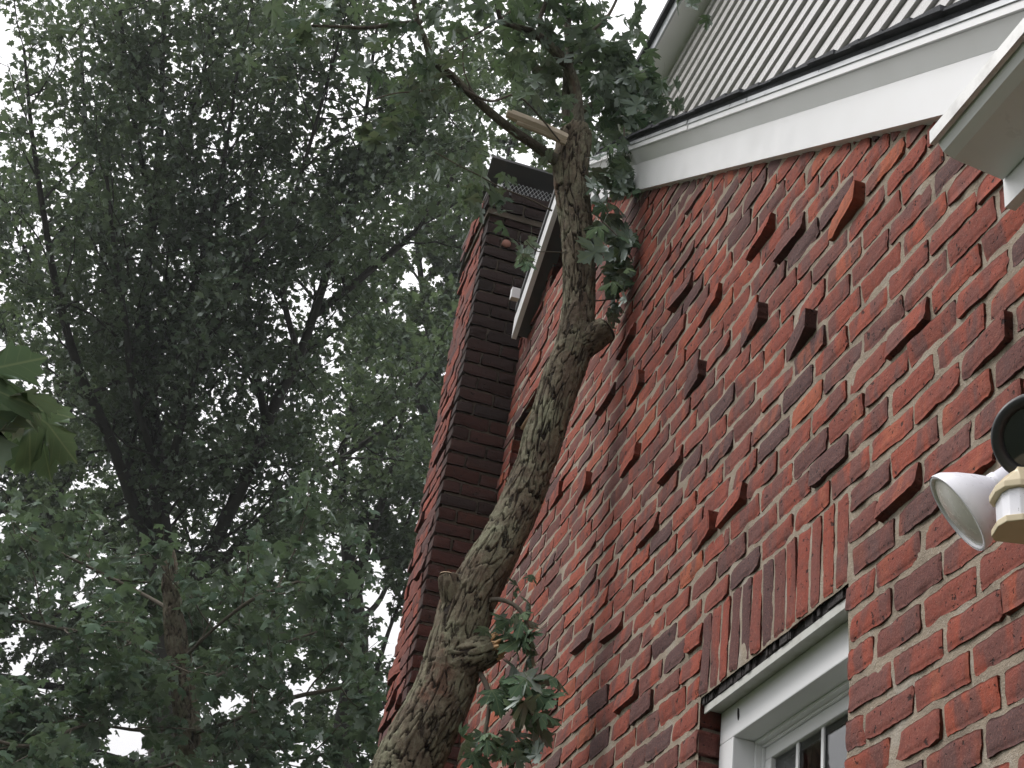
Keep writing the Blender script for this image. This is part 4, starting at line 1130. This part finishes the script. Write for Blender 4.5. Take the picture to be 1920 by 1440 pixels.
# ------------------------------------------------------------------ a leafy spray close to the camera, at the left edge
br = empty('leafy_branch', at_d(-150, 560, 2.3))
thing(br, 'leafy branch tip of large maple leaves at the left edge, close to the camera', 'branch')
def bp(x, y, d): return at_d(x, y, d)
b = MB(); C = spline([np.array([*bp(-420, 500, 2.4), .006]), np.array([*bp(-150, 590, 2.35), .004]), np.array([*bp(-40, 680, 2.3), .003]), np.array([*bp(45, 760, 2.3), .002])], 0.02)
b.tube(C[:, :3], list(C[:, 3]), 7); o = b.build('twig', M_TWIG, smooth=True); o.parent = br; o.matrix_parent_inverse = br.matrix_basis.inverted()
rb = np.random.default_rng(5)
def spray(base, tip, d, size, nrm, tone):
    a_ = bp(*base, d); c_ = bp(*tip, d); t = c_ - a_; L = np.linalg.norm(t); t /= L
    nn = RM @ np.asarray(nrm, float); nn = nn - t * (nn @ t); nn /= np.linalg.norm(nn); s = np.cross(t, nn)
    o = bpy.data.objects.new('leaf', leaf_vars[rb.integers(12)]); COL.objects.link(o)
    o.parent = br; o.matrix_parent_inverse = br.matrix_basis.inverted()
    o.matrix_basis = Matrix.Translation(Vector(a_)) @ Matrix(((s[0], t[0], nn[0], 0), (s[1], t[1], nn[1], 0), (s[2], t[2], nn[2], 0), (0, 0, 0, 1))) @ Matrix.Diagonal((L * size, L, L, 1))
    o['tone'] = list(tone)
spray((-70, 720), (75, 640), 2.25, 1.15, (0.2, -0.55, -0.8), (0.5, 0.3, 0.5))
spray((20, 742), (118, 735), 2.28, 1.3, (0.1, -0.95, 0.45), (0.9, 0.0, 0.5))
spray((-60, 690), (62, 760), 2.32, 1.1, (0.0, -0.8, 0.6), (1.0, 0.0, 0.5))
spray((60, 770), (-30, 800), 2.30, 1.25, (0.1, -0.85, 0.5), (0.8, 0.0, 0.5))
spray((48, 762), (165, 850), 2.33, 1.15, (0.35, -0.55, -0.75), (0.6, 0.7, 0.4))
spray((70, 790), (100, 905), 2.36, 1.1, (0.5, -0.5, -0.75), (0.3, 0.3, 0.4))
spray((-50, 760), (15, 885), 2.3, 1.2, (-0.3, -0.6, 0.7), (0.5, 0.0, 0.4))
spray((10, 800), (30, 895), 2.42, 1.0, (-0.3, -0.6, -0.7), (0.6, 0.8, 0.4))

# ------------------------------------------------------------------ trees behind
def grow(limbs, seed, br_step, br_len, tw_step, tw_len, lf_per_m, up=0.35, start=0.25, clump=0.07, gaps=()):
    """side branches and twigs along limbs; returns wood tubes and leaf points"""
    r = np.random.default_rng(seed)
    wood = []; leaves = []
    for C in limbs:
        n = len(C); seg = np.linalg.norm(np.diff(C[:, :3], axis=0), axis=1); Ls = np.concatenate([[0], np.cumsum(seg)])
        s = Ls[-1] * start
        while s < Ls[-1]:
            i = min(np.searchsorted(Ls, s), n - 1)
            p = C[i, :3]; t = C[min(i + 1, n - 1), :3] - C[max(i - 2, 0), :3]; t /= np.linalg.norm(t) + 1e-9
            q = r.normal(size=3); q /= np.linalg.norm(q)
            d = t * 0.45 + q * 0.85 + np.array((0, 0, up)); d /= np.linalg.norm(d)
            Lb = br_len * r.uniform(0.5, 1.2) * (0.75 + 0.5 * (1 - s / Ls[-1]))
            pts = [p]; m = 6
            for k in range(m):
                d = d + r.normal(size=3) * 0.16 + np.array((0, 0, 0.04)); d /= np.linalg.norm(d)
                pts.append(pts[-1] + d * Lb / m)
            pts = np.array(pts); r0 = min(C[i, 3] * 0.5, 0.012 * Lb)
            wood.append((pts, np.linspace(r0, 0.004, m + 1), 5))
            u = 0.2 * Lb
            while u < Lb:
                f = u / Lb * m; k = int(f); a = pts[k] + (pts[min(k + 1, m)] - pts[k]) * (f - k)
                q = r.normal(size=3); q /= np.linalg.norm(q); dt = (pts[min(k + 1, m)] - pts[max(k - 1, 0)]); dt /= np.linalg.norm(dt) + 1e-9
                e = dt * 0.7 + q * 0.7 + np.array((0, 0, 0.15)); e /= np.linalg.norm(e)
                Lt = tw_len * r.uniform(0.5, 1.3)
                tp_ = [a, a + e * Lt * 0.5, a + e * Lt + r.normal(size=3) * 0.06 * Lt]
                wood.append((np.array(tp_), np.array([0.0045, 0.0035, 0.002]), 3))
                nl = r.poisson(lf_per_m * Lt)
                if nl:
                    w = r.random(nl) ** 0.7; lp = np.where(w[:, None] < 0.5, tp_[0] + (tp_[1] - tp_[0]) * (w * 2)[:, None], tp_[1] + (tp_[2] - tp_[1]) * (w * 2 - 1)[:, None])
                    leaves.append(lp + r.normal(size=(nl, 3)) * clump)
                u += tw_step * r.uniform(0.6, 1.4)
            s += br_step * r.uniform(0.6, 1.4)
    LP = np.concatenate(leaves)
    for c, rad in gaps:
        LP = LP[np.linalg.norm((LP - c) / rad, axis=1) > 1]
    return wood, LP

def tube_np(tubes):
    V = []; Q = []; o = 0
    for pts, rad, k in tubes:
        n = len(pts); T = np.gradient(pts, axis=0); T /= np.linalg.norm(T, axis=1)[:, None] + 1e-9
        U = np.cross(T, [0.31, 0.17, 0.23]); U /= np.linalg.norm(U, axis=1)[:, None] + 1e-9; Wv = np.cross(T, U)
        a = 2 * np.pi * np.arange(k) / k
        v = pts[:, None] + np.asarray(rad)[:, None, None] * (np.cos(a)[None, :, None] * U[:, None] + np.sin(a)[None, :, None] * Wv[:, None])
        i = np.arange(n * k).reshape(n, k) + o; nx = np.roll(i, -1, 1)
        Q.append(np.stack([i[:-1], nx[:-1], nx[1:], i[1:]], -1).reshape(-1, 4)); V.append(v.reshape(-1, 3)); o += n * k
    return np.concatenate(V), np.concatenate(Q)

def make_tree(name, label, base, limb_px, dists, leafmat, leaf_size, level, seed, group=None, bark=M_BARK_D, flaky=False, twig=None, **kw):
    t = empty(name, base); thing(t, label, 'tree', group)
    limbs = [spline([np.array([*at_d(x, y, d), r]) for x, y, d, r in L_], 0.12) for L_ in limb_px]
    trunk = limbs[0]
    if flaky:
        pts_ = [np.array([*at_d(x, y, d), r]) for x, y, d, r in limb_px[0]]
        v, q, tn, _, _, _ = bark_tube(pts_, 0.012, 90, 0.16, 0.05, 0.012, seed, 0.09)
        lv, lq = tube_np([(C[:, :3], C[:, 3], 8) for C in limbs[1:]])
        o = link('limbs', mesh_np('limbs', lv, lq, [twig], True), t); o.matrix_parent_inverse = t.matrix_basis.inverted()
        o = link('trunk', mesh_np('trunk', v, q, [bark], True, tn), t); o.matrix_parent_inverse = t.matrix_basis.inverted()
    else:
        v, q = tube_np([(C[:, :3], C[:, 3], 12) for C in limbs])
        o = link('trunk', mesh_np('trunk', v, q, [bark], True), t); o.matrix_parent_inverse = t.matrix_basis.inverted()
    wood, LP = grow(limbs[1:] if len(limbs) > 1 else limbs, seed, **kw)
    v, q = tube_np(wood)
    o = link('branches', mesh_np('branches', v, q, [twig or bark], True), t); o.matrix_parent_inverse = t.matrix_basis.inverted(); o['kind'] = 'stuff'
    o = leaf_mass('crown', LP, leaf_size, leafmat, level, t, 0.55, 0.6, seed + 1); o.matrix_parent_inverse = t.matrix_basis.inverted()
    print(name, 'leaves', len(LP), 'twigs', len(wood))
    return t
D1 = 19.0
b1 = at_d(320, 1060, D1)
mt = [(320, 2100, D1, .30), (320, 1400, D1, .27), (318, 1180, D1, .25), (315, 1060, D1, .20)]
limbs1 = [mt,
          [(312, 1120, D1, .14), (290, 1060, D1, .10), (262, 990, D1, .085), (235, 900, D1 - .3, .075), (192, 790, D1 - .5, .065), (150, 700, D1 - .8, .055), (110, 560, D1 - 1, .045), (85, 420, D1 - 1.2, .035), (60, 250, D1 - 1.3, .025), (45, 90, D1 - 1.3, .015)],
          [(315, 1120, D1, .14), (285, 1000, D1 + .3, .095), (262, 920, D1 + .5, .085), (225, 770, D1 + .9, .07), (205, 620, D1 + 1.2, .055), (190, 450, D1 + 1.5, .04), (165, 280, D1 + 1.7, .03), (150, 60, D1 + 1.8, .018)],
          [(320, 1100, D1, .14), (303, 980, D1, .11), (292, 860, D1, .10), (278, 700, D1 - .2, .085), (268, 560, D1 - .3, .075), (288, 400, D1 - .4, .06), (300, 250, D1 - .5, .045), (305, 100, D1 - .5, .03), (310, -60, D1 - .5, .02)],
          [(286, 410, D1 - .4, .045), (262, 280, D1 - .6, .035), (240, 160, D1 - .7, .028), (225, 20, D1 - .8, .02)],
          [(298, 330, D1 - .4, .04), (340, 280, D1 - .2, .032), (368, 190, D1 - .1, .026), (400, 60, D1, .018)],
          [(330, 1100, D1, .14), (385, 1050, D1, .09), (430, 960, D1 - .2, .085), (468, 880, D1 - .4, .08), (515, 760, D1 - .6, .07), (560, 670, D1 - .7, .062), (598, 560, D1 - .8, .055), (640, 430, D1 - .9, .045), (700, 320, D1 - 1, .035), (770, 255, D1 - 1, .028), (830, 120, D1 - 1, .018)],
          [(590, 590, D1 - .7, .055), (660, 535, D1 - .5, .05), (720, 485, D1 - .3, .045), (790, 422, D1, .038), (850, 330, D1 + .2, .028), (900, 220, D1 + .3, .02)],
          [(340, 1110, D1, .12), (415, 1055, D1 + .3, .07), (480, 985, D1 + .6, .062), (555, 912, D1 + .9, .05), (640, 860, D1 + 1.2, .04), (720, 800, D1 + 1.4, .03), (800, 700, D1 + 1.5, .02)],
          [(500, 800, D1 - .5, .05), (470, 640, D1 - .1, .045), (455, 480, D1 + .3, .038), (480, 320, D1 + .6, .03), (520, 160, D1 + .8, .022), (560, -20, D1 + 1, .015)],
          [(560, 670, D1 - .7, .04), (530, 540, D1 - 1.2, .035), (545, 400, D1 - 1.5, .028), (590, 240, D1 - 1.7, .022), (640, 60, D1 - 1.8, .015)],
          [(305, 930, D1, .06), (345, 780, D1 - .9, .05), (385, 660, D1 - 1.3, .042), (440, 540, D1 - 1.6, .032), (500, 400, D1 - 1.8, .022)],
          [(300, 900, D1, .05), (250, 730, D1 - 1.0, .042), (235, 600, D1 - 1.4, .034), (215, 470, D1 - 1.7, .026), (200, 330, D1 - 1.8, .018)],
          [(225, 770, D1 + .9, .04), (140, 650, D1 + 1.2, .03), (70, 520, D1 + 1.4, .024), (10, 380, D1 + 1.5, .018)],
          [(278, 700, D1 - .2, .045), (340, 590, D1 - .8, .038), (385, 460, D1 - 1.2, .03), (420, 300, D1 - 1.4, .024), (450, 100, D1 - 1.5, .016)],
          [(640, 430, D1 - .9, .03), (680, 250, D1 - 1.1, .025), (700, 100, D1 - 1.2, .02), (720, -40, D1 - 1.2, .014)]]
def gp_(x, y, d, rp): return (at_d(x, y, d), np.array((rp, rp, rp)) * d / F)
LIMB_GAPS = [gp_(x, y, D1 - q, 17) for x, y in ((262, 990), (248, 945), (235, 900), (215, 845), (192, 790), (303, 980), (297, 920), (292, 860), (286, 790), (430, 960), (450, 920), (468, 880), (492, 820), (515, 760), (538, 715), (480, 985), (520, 945), (555, 912), (690, 510), (740, 465), (790, 422)) for q in (.5, .8, 1.15, 1.5, 1.9, 2.3)]
make_tree('maple_tree', 'tall dark maple with many spreading limbs behind the chimney', (*at_d(320, 1060, D1)[:2], GZ), limbs1, None, M_LEAF_FAR, 0.078, 0, 41, gaps=LIMB_GAPS,
          br_step=0.22, br_len=1.60, tw_step=0.14, tw_len=0.55, lf_per_m=39, up=0.26, start=0.03, clump=0.12)
D2 = 23.0
make_tree('maple_tree', 'slim dark tree whose trunk stands just left of the chimney', (*at_d(650, 1330, D2)[:2], GZ),
          [[(640, 1900, D2, .20), (645, 1420, D2, .19), (660, 1300, D2, .18), (672, 1210, D2, .16), (662, 1110, D2, .14)],
           [(664, 1130, D2, .14), (650, 1010, D2, .10), (640, 900, D2 + .3, .07), (655, 780, D2 + .4, .05), (700, 640, D2 + .5, .03)],
           [(664, 1130, D2, .10), (690, 1020, D2 - .3, .07), (730, 900, D2 - .5, .05), (760, 760, D2 - .5, .03), (800, 620, D2 - .5, .02)],
           [(668, 1170, D2, .06), (715, 1120, D2 + .4, .04), (750, 1020, D2 + .6, .03), (790, 900, D2 + .6, .02)],
           [(668, 1230, D2, .06), (610, 1180, D2 + .4, .04), (560, 1080, D2 + .6, .03), (540, 960, D2 + .6, .02)],
           [(655, 1320, D2, .06), (700, 1270, D2 - .4, .04), (730, 1180, D2 - .6, .03), (770, 1080, D2 - .6, .02)],
           [(650, 1360, D2, .06), (700, 1340, D2 + .4, .04), (760, 1260, D2 + .6, .03), (800, 1150, D2 + .6, .02)],
           [(664, 1100, D2, .06), (720, 960, D2 + .8, .04), (790, 860, D2 + 1, .03), (830, 780, D2 + 1, .02)]],
          None, M_LEAF_FAR, 0.10, 0, 57, br_step=0.30, br_len=1.4, tw_step=0.14, tw_len=0.42, lf_per_m=64, up=0.1, start=0.15)
D3 = 12.0
M_SNAG = bark_mat('pale_flaky_bark', (0.24, 0.21, 0.155), (0.18, 0.145, 0.11), (0.04, 0.03, 0.024), (0.22, 0.14, 0.10), 0.6)
SNAG_GAPS = [gp_(x, y, D3 - q, 31) for x, y in ((318, 1060), (320, 1110), (328, 1160), (336, 1210), (344, 1260), (348, 1310), (352, 1370)) for q in (0, .2, .45, .7, 1.0, 1.3)]
make_tree('broken_maple_tree', 'snapped pale trunk among silvery maple leaves at the lower left', (*at_d(350, 1440, D3)[:2], GZ),
          [[(372, 2300, D3, .12), (358, 1500, D3, .105), (352, 1400, D3, .10), (345, 1290, D3, .092), (332, 1200, D3, .080), (322, 1130, D3, .066), (320, 1080, D3, .058), (318, 1040, D3, .040), (316, 1022, D3, .015)],
           [(345, 1290, D3, .017), (300, 1240, D3 - .4, .014), (230, 1200, D3 - .7, .011), (120, 1180, D3 - 1, .014), (20, 1160, D3 - 1.1, .01)],
           [(350, 1360, D3, .017), (270, 1370, D3 - .4, .014), (160, 1360, D3 - .8, .011), (60, 1400, D3 - 1.1, .015), (-40, 1380, D3 - 1.2, .01)],
           [(350, 1380, D3, .017), (440, 1350, D3 - .3, .014), (540, 1310, D3 - .5, .018), (640, 1290, D3 - .6, .012)],
           [(340, 1240, D3, .017), (400, 1180, D3 - .3, .013), (480, 1120, D3 - .5, .016), (560, 1090, D3 - .5, .010)],
           [(330, 1150, D3, .02), (260, 1110, D3 + .4, .016), (160, 1060, D3 + .6, .012), (60, 1010, D3 + .7, .008)],
           [(345, 1300, D3, .02), (420, 1260, D3 + .5, .016), (520, 1210, D3 + .8, .012), (610, 1180, D3 + .9, .008)],
           [(352, 1420, D3, .017), (300, 1440, D3 + .3, .012), (200, 1450, D3 + .5, .015), (90, 1440, D3 + .6, .01)],
           [(352, 1430, D3, .017), (460, 1430, D3 + .2, .012), (570, 1420, D3 + .4, .015), (680, 1400, D3 + .5, .01)]],
          None, M_LEAF_PALE, 0.085, 1, 71, bark=M_SNAG, flaky=True, twig=M_TWIG, gaps=SNAG_GAPS, br_step=0.15, br_len=0.85, tw_step=0.12, tw_len=0.28, lf_per_m=62, up=0.1, start=0.12, clump=0.06)
D4 = 30.0
make_tree('maple_tree', 'yellow green leafy tree far behind the chimney', (*at_d(830, 1200, D4)[:2], GZ),
          [[(840, 1900, D4, .3), (845, 1200, D4, .25), (850, 1000, D4, .2)],
           [(850, 1010, D4, .15), (830, 800, D4, .1), (800, 600, D4, .07), (780, 400, D4, .05), (800, 200, D4, .03)],
           [(850, 1010, D4, .15), (890, 800, D4 + .5, .1), (900, 600, D4 + .8, .07), (930, 420, D4 + 1, .05), (960, 250, D4 + 1, .03)],
           [(840, 850, D4, .1), (760, 700, D4 - .5, .06), (720, 560, D4 - .7, .04)],
           [(860, 700, D4, .08), (1000, 420, D4, .05), (1080, 260, D4, .03), (1150, 120, D4, .02)]],
          None, M_LEAF_FRESH, 0.115, 0, 83, br_step=0.36, br_len=2.1, tw_step=0.18, tw_len=0.6, lf_per_m=80, up=0.2, start=0.05)

D5 = 25.0
make_tree('maple_tree', 'dark leafy tree along the left edge, behind the silvery maple', (*at_d(-120, 1300, D5)[:2], GZ),
          [[(-130, 1900, D5, .25), (-120, 1300, D5, .22), (-100, 1120, D5, .18)],
           [(-100, 1130, D5, .12), (-20, 980, D5, .09), (-20, 820, D5, .06), (-40, 640, D5, .04), (-30, 480, D5, .03), (10, 330, D5, .02)],
           [(-100, 1130, D5, .12), (60, 1000, D5 - .4, .09), (130, 860, D5 - .6, .06), (120, 700, D5 - .6, .04)],
           [(-100, 1140, D5, .10), (130, 1040, D5 + .4, .07), (260, 960, D5 + .6, .05), (370, 920, D5 + .7, .03)],
           [(-110, 1180, D5, .08), (110, 1150, D5 - .4, .06), (250, 1130, D5 - .6, .04), (400, 1120, D5 - .6, .03), (520, 1150, D5 - .6, .02)],
           [(-110, 1250, D5, .08), (120, 1290, D5, .06), (260, 1300, D5, .04), (420, 1280, D5, .03)],
           [(-110, 1290, D5, .08), (150, 1400, D5, .06), (300, 1430, D5, .04), (500, 1400, D5, .03), (620, 1380, D5, .02)]],
          None, M_LEAF_FAR, 0.105, 0, 97, br_step=0.30, br_len=1.7, tw_step=0.14, tw_len=0.45, lf_per_m=66, up=0.1, start=0.1)

# ------------------------------------------------------------------ thin scattering air added to veil the far trees, standing in for lens glare
hz = MB(); hz.box(-160, 160, -160, 260, GZ - 1.0, 23)
hm = bpy.data.materials.new('glare_veil'); hm.use_nodes = True; hn = hm.node_tree; hn.nodes.clear()
ho = hn.nodes.new('ShaderNodeOutputMaterial'); hv = hn.nodes.new('ShaderNodeVolumePrincipled')
hv.inputs['Color'].default_value = (0.93, 0.96, 1.0, 1); hv.inputs['Density'].default_value = 0.0010; hv.inputs['Anisotropy'].default_value = 0.3
hn.links.new(hv.outputs[0], ho.inputs['Volume'])
h = hz.build('added_haze', hm); h['kind'] = 'stuff'
